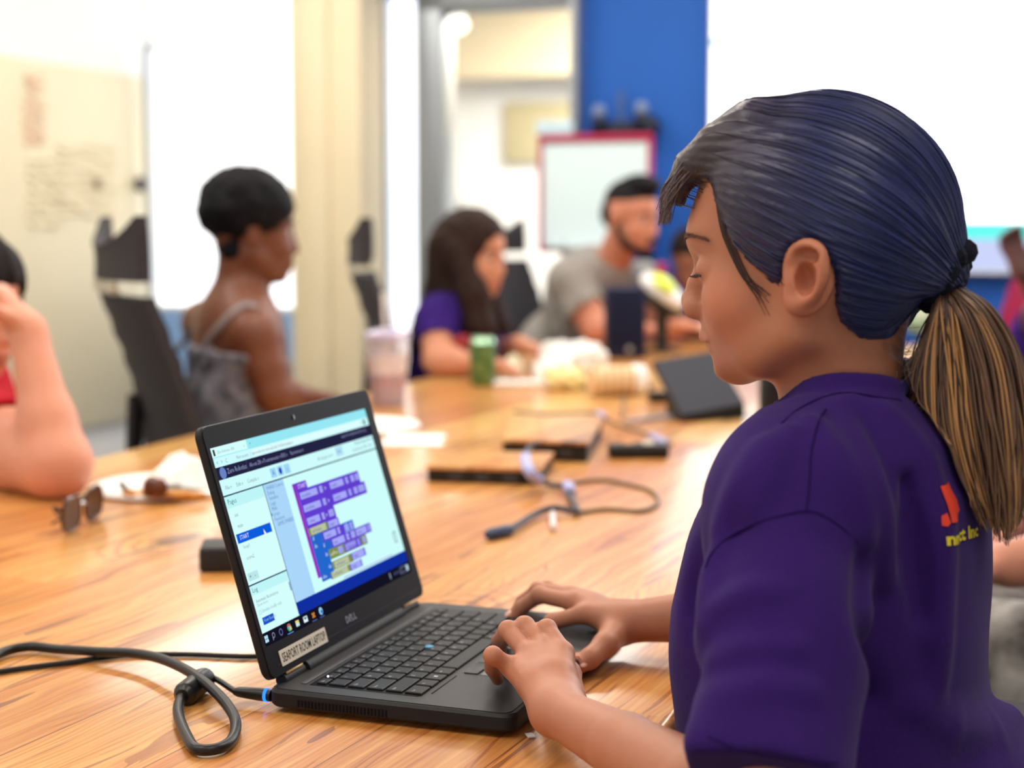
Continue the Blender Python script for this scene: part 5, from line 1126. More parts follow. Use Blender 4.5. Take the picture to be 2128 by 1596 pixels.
starts = np.argwhere((np.linalg.norm(VH-ROOT, axis=1) > .05) & (q[:, 0] < .085) & (q[:, 1] > -.075)).ravel(); starts = RNG.choice(starts, 900, replace=False)
cur, rad, cl = [], [], []
CT = G(-.01, 0, .02)
for i in starts:
    p0 = VH[i]; n = 18; seg_ = []
    a_ = unit(p0-CT); b_ = unit(ROOT-CT); om = math.acos(max(-1, min(1, float(a_@b_)))); L = min(1.0, RNG.uniform(.35, 1.0))
    tt = np.linspace(0, L, n); dirs = np.array([(math.sin((1-t)*om)*a_+math.sin(t*om)*b_)/math.sin(om) for t in tt]); seg_ = dirs; cur.append(seg_)
D_ = np.concatenate(cur); q_, ok = march(cap, CT+D_*.26, -D_, 0, .25, 40); q_ = q_.reshape(-1, 18, 3).astype(float)
curves = []
for k, c in enumerate(q_):
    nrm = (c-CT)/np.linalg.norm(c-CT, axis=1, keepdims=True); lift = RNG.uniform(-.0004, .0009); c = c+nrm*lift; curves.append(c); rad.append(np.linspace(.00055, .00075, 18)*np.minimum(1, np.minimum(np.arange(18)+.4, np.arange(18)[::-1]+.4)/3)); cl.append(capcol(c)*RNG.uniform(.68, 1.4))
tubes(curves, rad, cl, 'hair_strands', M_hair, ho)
# fringe strands and wisps
cur, rad, cl = [], [], []
for k in range(260):
    l = RNG.uniform(-.045, .040); s_ = RNG.uniform(0, 1); e_ = RNG.normal(0, 1, 4)*5
    pts = [HS(1575-30*s_+e_[0], 245+40*s_, l*.6), HS(1500-20*s_+e_[1], 272+52*s_, l*.85), HS(1432-6*s_+e_[2], 325+50*s_, l), HS(1385+14*s_+e_[3], 385+28*s_, l*1.05), HS(1372+18*s_+e_[1], 425+RNG.uniform(-15, 45), l*1.1)]
    cur.append(spline(pts, 16)); rad.append(np.linspace(.0007, .00022, 16)); cl.append(np.array(srgb(84, 68, 68)[:3])*RNG.uniform(.5, 1.7))
for k in range(16):   # lock that falls past the temple, and loose hairs at the hairline
    j = RNG.uniform(-1, 1); pts = [HS(1484+8*j, 400, .062), HS(1492+10*j, 445, .065), HS(1508+12*j, 500, .066), HS(1545+10*j, 575, .066), HS(1585+16*j, 640+RNG.uniform(-40, 20), .067)]
    c = spline(pts, 18); q_, ok = march(head, c+GL*.05, np.tile(-GL, (18, 1)), 0, .1, 40); c = np.where((np.abs(q_-c) < .02), q_, c).astype(float)+GL*RNG.uniform(.0004, .0016); cur.append(c); rad.append(np.linspace(.0005, .00018, 18)); cl.append(np.array(srgb(66, 46, 44)[:3])*RNG.uniform(.6, 1.4))
for k in range(90):   # fine hairs between temple, sideburn and ear
    x0, y0 = RNG.uniform(1480, 1580), 0; y0 = 440+(x0-1480)*1.1+RNG.uniform(-30, 25); dx = RNG.uniform(25, 60); c = np.array([HS(x0+dx*t, y0+dx*(.8*t-.25*t*t), .07) for t in np.linspace(0, 1, 10)])
    q_, ok = march(head, c+GL*.05, np.tile(-GL, (10, 1)), 0, .1, 40); cur.append(q_.astype(float)+GL*.0004); rad.append(np.linspace(.0004, .00015, 10)); cl.append(np.array(srgb(58, 44, 46)[:3])*RNG.uniform(.6, 1.3))
tubes(cur, rad, cl, 'fringe', M_hair, ho)
# hair tie
b = MB(); tdir = unit(HS(2010, 622)-ROOT); tu = unit(np.cross(tdir, GL)); pts = []
TCN = HS(1966, 572)
for t in np.linspace(0, 2*math.pi, 41): pts.append(TCN+(tu*math.cos(t)+GL*math.sin(t))*(.0195+.0015*math.sin(9*t))+tdir*.002*math.sin(5*t))
b.tube(pts, [.0085+.0014*math.sin(11*t) for t in np.linspace(0, 2*math.pi, 41)], 10, False); b.obj('hair_tie', mat('black_elastic', (18, 20, 34), .85, .2, bump=.5, bscale=900), gp)
# ponytail: guide lines across the tail, strands between them
GD = [[(1958, 604), (1948, 648), (1922, 696), (1896, 760), (1890, 830), (1908, 910), (1940, 975), (1960, 1015)],
      [(1955, 600), (1945, 670), (1935, 770), (1940, 880), (1962, 970), (1985, 1040), (2000, 1075)],
      [(1962, 602), (1978, 680), (1995, 790), (2008, 900), (2030, 1000), (2052, 1070), (2070, 1120)],
      [(1972, 600), (2022, 660), (2062, 760), (2080, 880), (2088, 990), (2092, 1080), (2092, 1150)],
      [(1984, 592), (2052, 634), (2106, 712), (2136, 820), (2146, 930), (2140, 1020), (2120, 1090)]]
GDc = np.array([spline(np.array([(x, y, 0) for x, y in g]), 30)[:, :2] for g in GD])
cur, rad, cl = [], [], []
C_d, C_m, C_b = [np.array(srgb(*c)[:3]) for c in ((56, 42, 46), (104, 78, 64), (184, 136, 86))]
NS = 950
for k in range(NS):
    s_ = RNG.uniform(0, 4); i = min(3, int(s_)); w = s_-i; g = GDc[i]*(1-w)+GDc[i+1]*w; t_ = RNG.uniform(-1, 1); wid = np.interp(np.linspace(0, 1, 30), [0, .15, .5, 1], [.010, .026, .036, .030])*math.sqrt(max(0.05, 1-((s_-2)/2.6)**2))
    end = int(RNG.uniform(22, 30)); wob_ = RNG.normal(0, 8, 3); ll = t_*wid
    pts = np.array([HS(g[j, 0]+wob_[0]*math.sin(j*.22+wob_[1]), g[j, 1], .004+ll[j]) for j in range(end)])
    cur.append(pts); r = RNG.uniform(.0005, .0011); rad.append(np.interp(np.linspace(0, 1, end), [0, .1, .75, 1], [r, r, r*.9, r*.25]))
    band = math.exp(-((s_-2.0)/.42)**2)+.6*math.exp(-((s_-3.3)/.3)**2)+.35*math.exp(-((s_-.9)/.2)**2); pb = RNG.random()
    c0 = C_b if pb < band*.8 else (C_m if pb < .72 else C_d); fall = np.linspace(0, 1, end)[:, None]; c = c0*RNG.uniform(.7, 1.25); c1 = C_m*.6+C_b*.4
    cl.append((C_d*.8*(1-np.clip(fall*5, 0, 1))+c*np.clip(fall*5, 0, 1))*(1-.35*fall)+c1*.35*fall)
A = np.concatenate(cur); nL = [len(c) for c in cur]
for _ in range(6):   # keep clear of the shirt and the neck
    d_ = np.minimum(tee(A.astype(f32)), 9); m_ = d_ < .005
    if not m_.any(): break
    e = .002; gr = np.stack([tee((A[m_]+np.eye(3)[k]*e).astype(f32))-tee((A[m_]-np.eye(3)[k]*e).astype(f32)) for k in range(3)], 1); gr = gr/(np.linalg.norm(gr, axis=1, keepdims=True)+1e-9); A[m_] += gr*(.0062-d_[m_])[:, None]*.8
cur = np.split(A, np.cumsum(nL)[:-1])
pt = tubes(cur, rad, cl, 'ponytail', M_hair, gp, 5); pt['label'] = 'brown ponytail with fair streaks'
# frizz at the nape
cur, rad, cl = [], [], []
for k in range(170):
    x0, y0 = RNG.uniform(1790, 1850), RNG.uniform(640, 735); a_ = RNG.uniform(.2, 1.5); L = RNG.uniform(25, 90); cv = RNG.uniform(-1.2, 1.2); l0 = RNG.uniform(-.02, .035); pts = []; x, y = x0, y0
    for j in range(14): pts.append(HS(x, y, l0)); x += L/14*math.cos(a_+cv*j/14); y += L/14*math.sin(a_+cv*j/14)
    cur.append(np.array(pts)); rad.append(np.linspace(.00028, .0001, 14)); cl.append(np.array(srgb(120, 106, 104)[:3])*RNG.uniform(.5, 1.5))
for k in range(90):
    x, y = RNG.uniform(1860, 1935), RNG.uniform(690, 860); a_ = RNG.uniform(1.2, 2.6); L = RNG.uniform(25, 80); cv = RNG.uniform(-1.5, 1.5); pts = []; l0 = RNG.uniform(-.02, .03)
    for j in range(14): pts.append(HS(x, y, l0)); x += L/14*math.cos(a_+cv*j/14); y += L/14*math.sin(a_+cv*j/14)
    cur.append(np.array(pts)); rad.append(np.linspace(.00028, .0001, 14)); cl.append(np.array(srgb(130, 112, 106)[:3])*RNG.uniform(.5, 1.5))
tubes(cur, rad, cl, 'flyaway_hairs', M_hair, ho, 3)
# ================================================================ the other people
def clear_table(V):
    """Flesh and cloth that would dip into the tabletop is pressed flat on it or against its edge."""
    e, n = V@EX, V@NX; de, dn = np.minimum(e-(TE0-.012), TE1+.012-e), np.minimum(n-(TN0-.012), TN1+.012-n); top = TABLE_Z+.003-V[:, 2]; bot = V[:, 2]-(TABLE_Z-.047)
    m = (de > 0) & (dn > 0) & (top > 0) & (bot > 0); D = np.stack([de, dn, top, bot], 1)
    for i in np.argwhere(m).ravel():
        k = int(np.argmin(D[i]))
        if k == 0: V[i] += EX*(D[i, 0] if e[i] > (TE0+TE1)/2 else -D[i, 0])
        elif k == 1: V[i] += NX*(D[i, 1] if n[i] > (TN0+TN1)/2 else -D[i, 1])
        elif k == 2: V[i, 2] += D[i, 2]
        else: V[i, 2] -= D[i, 3]
    return V
def hand_simple(S, wr, dr, up, sz=1.0, curl=.5, k=.006):
    dr = unit(dr); up = unit(np.asarray(up, float)-dr*np.dot(up, dr)); sd = np.cross(dr, up)
    pal = SDF(); 
    for i, o in enumerate((-.027, -.009, .009, .027)): pal.chain([wr, wr+dr*.078*sz+sd*o*sz], [.018*sz, .0125*sz], k=.014)
    S.sub(pal, k=.02)
    for i, o in enumerate((-.027, -.009, .009, .027)):
        L = (.068, .078, .072, .056)[i]*sz; m_ = wr+dr*.078*sz+sd*o*sz; a1, a2, a3 = curl*.7, curl*1.7, curl*2.5; dd = lambda a: dr*math.cos(a)-up*math.sin(a)
        p1 = m_+dd(a1)*L*.45; p2 = p1+dd(a2)*L*.32; p3 = p2+dd(a3)*L*.25; c_ = SDF(); c_.chain([m_, p1, p2, p3], [.0105*sz, .0095*sz, .0085*sz, .0075*sz], k_in=.003); S.sub(c_, k=.002)
    t0 = wr+dr*.022*sz-sd*.022*sz; t1 = t0+(dr*.6-sd*.75-up*.15)*.038*sz; t2 = t1+(dr*.9-sd*.3-up*.2)*.028*sz; S.chain([t0, t1, t2], [.015*sz, .011*sz, .009*sz], k=.006, k_in=.004)
def person(label, J, skin, wear, h=.0075):
    """J: joints in world space. head look neck sl sr el er wl wr hl hr hip face; wear builds the clothes."""
    look = unit(J['look']); upv = unit(V3(0, 0, 1)-look*look[2]*.6); left = unit(np.cross(upv, look)); upv = np.cross(look, left); Rh = np.stack([look, left, upv], 1); H = J['head']; sc = J.get('scale', 1.0)
    Q = lambda f, l, u: H+Rh@(V3(f, l, u)*sc)
    s = SDF(); s.ell(Q(-.006, 0, .026), np.array((.094, .073, .088))*sc, Rh); s.ell(Q(.034, 0, -.040), np.array((.050, .055, .066))*sc, Rh, k=.025)
    for q in (-1, 1):
        s.chain([Q(.066, q*.010, -.097), Q(.030, q*.042, -.080), Q(-.008, q*.057, -.050)], [.014*sc, .016*sc, .018*sc], k=.022); s.ell(Q(.052, q*.034, -.036), np.array((.026, .022, .024))*sc, Rh, k=.02); s.ell(Q(.088, q*.032, .000), np.array((.012, .016, .010))*sc, Rh, k=.012, op='s')
        e_ = SDF(); e_.ell(Q(-.012, q*.078, -.012), np.array((.018, .006, .030))*sc, Rh); e_.ell(Q(-.008, q*.085, -.012), np.array((.009, .006, .017))*sc, Rh, k=.004, op='s'); s.sub(e_, k=.005)
    s.chain([Q(.084, 0, .004), Q(.092, 0, -.020), Q(.0985, 0, -.038)], [.009*sc, .009*sc, .0105*sc], k=.012)
    for q in (-1, 1): s.ell(Q(.090, q*.012, -.042), .0085*sc, k=.006)
    s.ell(Q(.066, 0, -.068), np.array((.026, .030, .024))*sc, Rh, k=.016); s.ell(Q(.084, 0, -.066), np.array((.012, .022, .006))*sc, Rh, k=.006); s.ell(Q(.082, 0, -.079), np.array((.012, .019, .007))*sc, Rh, k=.006)
    NBp = J['neck']; s.cone(Q(-.018, 0, -.070), NBp, .055*sc, .060*sc, k=.03)
    HIP = J['hip']; mid = NBp*.5+HIP*.5; t = J.get('girth', 1.0)
    SL, SR = J['sl'], J['sr']; acr = unit(SL-SR); fwd = unit(np.cross(V3(0, 0, 1), acr)) ; fwd = fwd if np.dot(fwd, J.get('face', look)) > 0 else -fwd
    ch = NBp*.68+HIP*.32; Rt = np.stack([fwd, acr, unit(np.cross(fwd, acr))], 1); w_ = np.linalg.norm(SL-SR)
    tr = SDF(); tr.ell(ch, (.105*t, w_*.46, .20), Rt); tr.ell(mid*.5+HIP*.5, (.100*t, w_*.40*t, .17), Rt, k=.06); tr.ell(HIP, (.115*t, .165*t, .10), Rt, k=.05); tr.cone(NBp-V3(0, 0, .02), SL, .055, .052, k=.05); tr.cone(NBp-V3(0, 0, .02), SR, .055, .052, k=.05)
    s.sub(tr, k=.02)
    ar = J.get('arm', (.050, .043, .046, .030))
    for (S_, E_, W_, Hd, up_) in ((SL, J['el'], J['wl'], J['hl'], J.get('ul', V3(0, 0, 1))), (SR, J['er'], J['wr'], J['hr'], J.get('ur', V3(0, 0, 1)))):
        s.chain([S_, S_*.45+E_*.55, E_], [ar[0], ar[0]*.95, ar[1]], k=.02, k_in=.02); s.chain([E_, E_*.68+W_*.32, W_], [ar[1], ar[2]*.95, ar[3]*.8], k=.015, k_in=.02); hand_simple(s, W_, Hd, up_, J.get('hand', 1.0), J.get('curl', .5))
    legs = []
    for q, S_ in ((1, SL), (-1, SR)):
        h0 = HIP+acr*q*.09; kn = J.get('knee', lambda b, a, f: b+f*.42+V3(0, 0, -.03))(h0, acr*q, fwd); ft = kn+fwd*.02+V3(0, 0, -(kn[2]-.09)); to_ = ft+fwd*.14+V3(0, 0, -.05); legs.append((h0, kn, ft, to_)); s.chain([h0, kn, ft, to_], [.085*t, .058, .042, .032], k=.03, k_in=.03)
    pts = np.array([H, NBp, HIP, SL, SR, J['el'], J['er'], J['wl'], J['wr']]+[x for l in legs for x in l]); 
    root = thing('person', V3(HIP[0], HIP[1], 0), label, 'person')
    full = SDF(); full.sub(s); V, F = sculpt(full, [(pts.min(0)-.22, pts.max(0)+.24, h)], 2); V[:, 2] = np.maximum(V[:, 2], .002); V = clear_table(V)
    skc = np.tile(np.array(srgb(*skin)[:3]), (len(V), 1)); lipc = np.array(srgb(*J.get('lip', (168, 92, 84)))[:3]); d = np.linalg.norm(((V-Q(.088, 0, -.074))@Rh)/(np.array((.016, .027, .013))*sc), axis=1); m_ = d < 1; skc[m_] = skc[m_]*.25+lipc*.75
    m = skinmat('skin_tone', (200, 140, 110)); o = link_mesh('body', V, F, m, root); point_attr(o, 'tint', skc)
    for q in (1, -1):
        ec = Q(.0690, q*.031, .000); b = MB(); b.ball(ec, .0105*sc, Rh, 14, 10); b.obj('eyeball', mat('eye_white_dim', (190, 182, 176), .35, .3), root); b = MB(); b.ball(ec+Rh@V3(.0080, 0, -.001)*sc, np.array((.0036, .0060, .0060))*sc, Rh, 12, 8); b.obj('iris', mat('iris_brown', (46, 28, 18), .1), root)
        b = MB(); b.tube(spline([Q(.090, q*.014, .019), Q(.086, q*.034, .023), Q(.070, q*.052, .017)], 12), np.array([.0022]*6+list(np.linspace(.0036, .0014, 6)))*sc, 6); b.obj('eyebrow', mat('brow_dark', (34, 24, 22), .7), root)
    wear(root, s, Q, Rh, J, legs, fwd, acr, Rt, ch, mid, w_, t); return root
def tee_for(color, name='t_shirt', sleeve=.55, tight=.014, extra=None, m=None):
    def f(root, J, fwd, acr, Rt, ch, mid, w_, t, ar):
        HIP, NBp, SL, SR = J['hip'], J['neck'], J['sl'], J['sr']; s = SDF(); g_ = tight
        s.ell(ch, (.105*t+g_, w_*.46+g_, .20+g_), Rt); s.ell(mid*.5+HIP*.5, (.100*t+g_*1.6, w_*.40*t+g_*1.6, .17), Rt, k=.07); s.ell(HIP+V3(0, 0, .01), (.115*t+g_, .165*t+g_, .10), Rt, k=.05); s.cone(NBp-V3(0, 0, .02), SL, .055+g_*.8, .052+g_, k=.05); s.cone(NBp-V3(0, 0, .02), SR, .055+g_*.8, .052+g_, k=.05)
        if sleeve:
            for (S_, E_) in ((SL, J['el']), (SR, J['er'])): e_ = S_*(1-sleeve)+E_*sleeve; s.chain([S_, e_], [ar[0]+g_, ar[0]+g_*.9], k=.03); ax_ = unit(E_-S_); s.cone(e_+ax_*(ar[0]*.7), e_+ax_*.2, ar[0]*1.35, ar[0]*1.35, op='s', k=.004)
        else:
            top = SDF(); n_ = unit(V3(0, 0, 1)+fwd*.15); c0 = f32(np.dot(n_, J['topline'])); nf = n_.astype(f32); s._a('i', lambda p: p@nf-c0, .01)
            for S_ in (SL, SR): s.chain([J['topline']+acr*np.dot(S_-J['topline'], acr)*.62-fwd*.09-V3(0, 0, .02), NBp*.42+S_*.58+V3(0, 0, .045), J['topline']+acr*np.dot(S_-J['topline'], acr)*.62+fwd*.09-V3(0, 0, .02)], .009, k=.004)
        s.ell(NBp+V3(0, 0, .03), (.066, .066, .055), k=.01, op='s')
        s.disp(lambda p, d: (np.sin(p[:, 2]*45+np.sin(p[:, 0]*25)*2)*np.sin(p[:, 0]*33+p[:, 1]*29))*f32(.0025))
        pts = np.array([ch, HIP, SL, SR, NBp, J['el'], J['er']]); V, F = sculpt(s, [(pts.min(0)-.26, pts.max(0)+.24, .008)], 2); V = clear_table(V); return link_mesh(name, V, F, m or mat(name+'_%d_%d_%d' % color, color, .9, .15, noise=.15, nscale=60, bump=.3, bscale=500), root)
    return f
def trousers(root, J, legs, Rt, t, color, m=None):
    s = SDF(); 
    for (h0, kn, ft, to_) in legs: s.chain([h0, kn, ft+V3(0, 0, .02)], [.098*t, .072, .060], k=.04, k_in=.03)
    s.ell(J['hip'], (.125*t, .175*t, .10), Rt, k=.04); pts = np.array([x for l in legs for x in l]+[J['hip']]); s.disp(lambda p, d: np.sin(p[:, 0]*40+p[:, 2]*30)*np.sin(p[:, 1]*37)*f32(.003))
    V, F = sculpt(s, [(pts.min(0)-.2, pts.max(0)+.2, .010)], 1); V[:, 2] = np.maximum(V[:, 2], .01); V = clear_table(V); o = link_mesh('trousers', V, F, m or mat('trousers_%d_%d_%d' % color, color, .9, .2, noise=.2, nscale=50), root)
    for l in legs: b = MB(); b.ball(l[2]*.35+l[3]*.65+V3(0, 0, .012), (.13, .045, .038), np.stack([unit((l[3]-l[2])*V3(1, 1, 0)), unit(np.cross(V3(0, 0, 1), (l[3]-l[2])*V3(1, 1, 0))), V3(0, 0, 1)], 1), 16, 10); b.obj('shoe', mat('shoe_dark', (40, 40, 46), .6), root)
    return o
def hair_mesh(name, sdf, lo, hi, color, root, h=.007, frizz=0.0, m=None):
    if frizz: sdf.disp(lambda p, d: (np.sin(p[:, 0]*190+np.sin(p[:, 2]*90))*np.sin(p[:, 1]*170)*np.sin(p[:, 2]*180))*f32(frizz))
    else: sdf.disp(lambda p, d: np.sin(p[:, 0]*150+p[:, 1]*120+np.sin(p[:, 2]*22)*2)*f32(.0022))
    V, F = sculpt(sdf, [(lo, hi, h)], 1); return link_mesh(name, V, F, m or mat(name+'_%d_%d_%d' % color, color, .65, .15, noise=.4, nscale=70, bump=.6, bscale=260), root)
AR = (.050, .043, .046, .030)
# --- woman with a dark afro bun, right profile, tank top
d = 3.5
Jn = dict(head=P(524, 478, d), look=V3(.93, .37, -.06), neck=P(497, 640, d), sr=P(530, 698, 3.37), sl=P(425, 672, 3.64), er=P(566, 818, 3.36), wr=P(632, 828, 3.49), hr=V3(.85, .5, -.1), el=P(520, 822, 3.80), wl=P(620, 822, 3.80), hl=V3(.95, .1, -.1), hip=V3(-.60, 3.45, .575), face=V3(.93, .37, 0), topline=P(470, 726, 3.5), arm=(.046, .040, .041, .028), girth=.95, curl=.35, lip=(110, 52, 46))
def w1(root, s, Q, Rh, J, legs, fwd, acr, Rt, ch, mid, w_, t):
    pm = mat('grey_print_cotton', (60, 60, 66), .9, .15, noise=.6, nscale=26, col2=(150, 146, 156)); tee_for((90, 90, 96), 'tank_top', 0, .010, m=pm)(root, J, fwd, acr, Rt, ch, mid, w_, t, J['arm']); trousers(root, J, legs, Rt, t, (40, 44, 60))
    for px in ([(536, 640), (512, 634), (486, 650), (458, 678), (436, 704), (424, 730)],): c_ = spline(np.array([hit(s, x, y, 3.0, 4.2) for (x, y) in px]), 30)-np.array([0, .004, 0]); b = MB(); b.tube(c_, .008, 8); b.obj('shoulder_strap', mat('strap_grey', (150, 140, 144), .8), root)
    hs = SDF(); hs.ell(Q(-.012, 0, .050), (.098, .080, .078), Rh); hs.ell(P(508, 428, 3.5), (.098, .095, .084), k=.03); hs.ell(P(478, 444, 3.5), (.060, .07, .060), k=.02); hs.ell(Q(-.035, 0, -.045), (.040, .056, .050), Rh, k=.02); hs.ell(Q(.096, 0, -.040), (.062, .12, .078), Rh, op='s', k=.012)
    for k in range(46): v_ = RNG.normal(0, 1, 3); v_ /= np.linalg.norm(v_); hs.ell(P(506, 432, 3.5)+v_*np.array((.088, .085, .076)), .018, k=.012) if v_[0] < .7 else None
    hair_mesh('hair', hs, P(508, 450, 3.5)-V3(.16, .16, .20), P(508, 450, 3.5)+V3(.16, .16, .16), (18, 17, 24), root, .006, .0035)
person('person with dark rounded natural hair in a grey patterned tank top, seen from behind', Jn, (112, 66, 46), w1)
# --- woman with long dark hair, purple t-shirt
Jn = dict(head=P(984, 527, 4.42), look=V3(.82, -.50, -.14), neck=P(962, 640, 4.46), sr=P(912, 664, 4.36), sl=P(1004, 668, 4.62), er=P(912, 748, 4.26), wr=P(988, 756, 4.20), hr=V3(.9, -.1, -.05), el=P(1010, 742, 4.64), wl=P(1076, 716, 4.50), hl=V3(.9, -.25, -.25), hip=V3(-.20, 4.55, .575), face=V3(.95, .1, 0), arm=(.046, .042, .042, .028), curl=.7, girth=.95)
def w2(root, s, Q, Rh, J, legs, fwd, acr, Rt, ch, mid, w_, t):
    tee_for((58, 34, 120), 't_shirt', .58)(root, J, fwd, acr, Rt, ch, mid, w_, t, J['arm']); trousers(root, J, legs, Rt, t, (36, 40, 58))
    b = MB(); q0 = P(962, 712, 4.27); b.ball(q0, (.03, .012, .022), rotz(.3), 12, 8); b.obj('shirt_emblem', mat('emblem_red', (150, 40, 50), .7), root)
    hs = SDF(); hs.ell(Q(-.014, 0, .036), (.103, .086, .092), Rh); hs.chain([Q(-.055, 0, .0), P(945, 620, 4.47), P(905, 700, 4.46), P(880, 770, 4.46)], [.085, .085, .070, .045], k=.03, k_in=.03)
    hs.chain([Q(.000, -.072, .0), P(985, 610, 4.34), P(1000, 680, 4.33), P(1008, 735, 4.34)], [.032, .045, .042, .02], k=.03, k_in=.02); hs.chain([Q(.000, .072, .0), Q(.0, .078, -.10), P(1046, 680, 4.48)], [.030, .036, .022], k=.03, k_in=.02); hs.ell(Q(.085, 0, -.030), (.062, .064, .092), Rh, op='s', k=.012)
    hair_mesh('hair', hs, P(950, 620, 4.42)-V3(.24, .22, .28), P(960, 600, 4.42)+V3(.24, .22, .28), (52, 36, 32), root, .007)
person('person with long dark wavy hair and purple t-shirt leaning over the table', Jn, (206, 142, 112), w2)
# --- man with short dark hair and beard, grey t-shirt
Jn = dict(head=P(1312, 450, 5.55), look=V3(.74, -.64, -.16), neck=P(1268, 556, 5.66), sr=P(1182, 582, 5.56), sl=P(1336, 588, 5.86), er=P(1240, 684, 5.48), wr=P(1330, 684, 5.42), hr=V3(.95, -.2, -.05), el=P(1366, 674, 5.76), wl=P(1416, 678, 5.30), hl=V3(.7, -.6, 0), hip=V3(.14, 6.02, .575), face=V3(.8, -.5, 0), arm=(.060, .050, .052, .035), girth=1.1, knee=lambda b, a, f: b+f*.30+V3(0, 0, -.03), scale=1.10, curl=.5)
def w3(root, s, Q, Rh, J, legs, fwd, acr, Rt, ch, mid, w_, t):
    tee_for((150, 146, 142), 't_shirt', .62, .018)(root, J, fwd, acr, Rt, ch, mid, w_, t, J['arm']); trousers(root, J, legs, Rt, t, (70, 70, 78))
    hs = SDF(); hs.ell(Q(-.010, 0, .044), (.100, .078, .082), Rh); hs.ell(Q(.030, 0, .108), (.070, .058, .034), Rh, k=.02); hs.ell(Q(-.05, 0, .0), (.060, .074, .06), Rh, k=.02); hs.ell(Q(.090, 0, -.030), (.095, .10, .085), Rh, op='s', k=.010); hair_mesh('hair', hs, J['head']-.17, J['head']+.17, (26, 24, 30), root, .006, .0015)
    bs = SDF(); bs.chain([Q(-.004, -.072, -.030), Q(.034, -.054, -.082), Q(.080, 0, -.106), Q(.034, .054, -.082), Q(-.004, .072, -.030)], [.010, .016, .020, .016, .010], k_in=.01); bs.chain([Q(.094, -.026, -.070), Q(.103, 0, -.056), Q(.094, .026, -.070)], [.006, .007, .006], k=.008); bs.ell(Q(.098, 0, -.074), (.016, .022, .010), Rh, op='s', k=.004)
    hair_mesh('beard', bs, J['head']-.17, J['head']+.17, (40, 30, 28), root, .006, .0012)
person('bearded person with short dark hair in a grey t-shirt leaning on the table', Jn, (200, 134, 108), w3)
# --- child in purple beyond the girl's face
Jn = dict(head=P(1438, 540, 5.62), look=V3(-.35, -.80, -.45), neck=P(1450, 596, 5.70), sl=P(1500, 618, 5.72), sr=P(1392, 606, 5.66), er=P(1412, 660, 5.80), wr=P(1446, 682, 5.66), hr=V3(.95, -.2, -.05), el=P(1520, 668, 5.74), wl=P(1500, 682, 5.56), hl=V3(-.3, -.9, 0), hip=V3(.80, 5.99, .56), face=V3(-.2, -.9, 0), arm=(.046, .038, .038, .026), scale=.92, girth=.8, hand=.9)
def w4(root, s, Q, Rh, J, legs, fwd, acr, Rt, ch, mid, w_, t):
    tee_for((64, 40, 150), 't_shirt', .5)(root, J, fwd, acr, Rt, ch, mid, w_, t, J['arm']); trousers(root, J, legs, Rt, t, (50, 50, 60))
    q, ok = march(s, P(1374, 560, 5.3)[None], unit(ray(1374, 560))[None], 0, .6, 60); b = MB(); b.ball(P(1374, 558, 5.60), (.022, .012, .024), None, 12, 8); b.obj('shirt_emblem', mat('emblem_pink', (206, 70, 130), .6), root)
    hs = SDF(); hs.ell(Q(-.014, 0, .044), (.090, .076, .078), Rh); hs.ell(Q(.085, 0, -.030), (.085, .095, .085), Rh, op='s', k=.01); hair_mesh('hair', hs, J['head']-.16, J['head']+.16, (40, 30, 30), root, .006, .0015)
person('child in a purple shirt bending over the far end of the table', Jn, (150, 104, 84), w4)
# --- woman in red at the left edge, elbow on the table, hand to her face
Jn = dict(head=P(-74, 630, 2.62), look=V3(.90, -.30, -.20), neck=P(-95, 790, 2.70), sr=P(-60, 905, 2.56), sl=P(-170, 870, 2.92), er=P(116, 964, 2.36), wr=P(58, 690, 2.42), hr=V3(-.42, .05, .55), ur=V3(.9, 0, .5), el=P(-60, 855, 2.90), wl=P(-100, 872, 2.70), hl=V3(.3, -.9, 0), hip=V3(-1.10, 2.74, .575), face=V3(.95, -.2, 0), arm=(.066, .053, .043, .034), girth=1.2, curl=.75)
def w5(root, s, Q, Rh, J, legs, fwd, acr, Rt, ch, mid, w_, t):
    tee_for((186, 30, 48), 't_shirt', .45, .016)(root, J, fwd, acr, Rt, ch, mid, w_, t, J['arm']); trousers(root, J, legs, Rt, t, (40, 40, 50))
    hs = SDF(); hs.ell(Q(-.012, 0, .040), (.108, .088, .092), Rh); hs.chain([Q(-.05, 0, 0), Q(-.06, 0, -.12), Q(-.06, 0, -.22)], [.088, .085, .05], k=.03, k_in=.03); hs.chain([Q(.01, -.078, .0), Q(.015, -.082, -.09), Q(.01, -.075, -.18)], [.028, .034, .02], k=.02, k_in=.02); hs.ell(Q(.090, 0, -.035), (.070, .066, .086), Rh, op='s', k=.010); hair_mesh('hair', hs, J['head']-V3(.26, .26, .34), J['head']+V3(.2, .2, .2), (34, 28, 28), root, .007)
person('person in a red top at the left edge resting an elbow on the table', Jn, (226, 156, 128), w5)
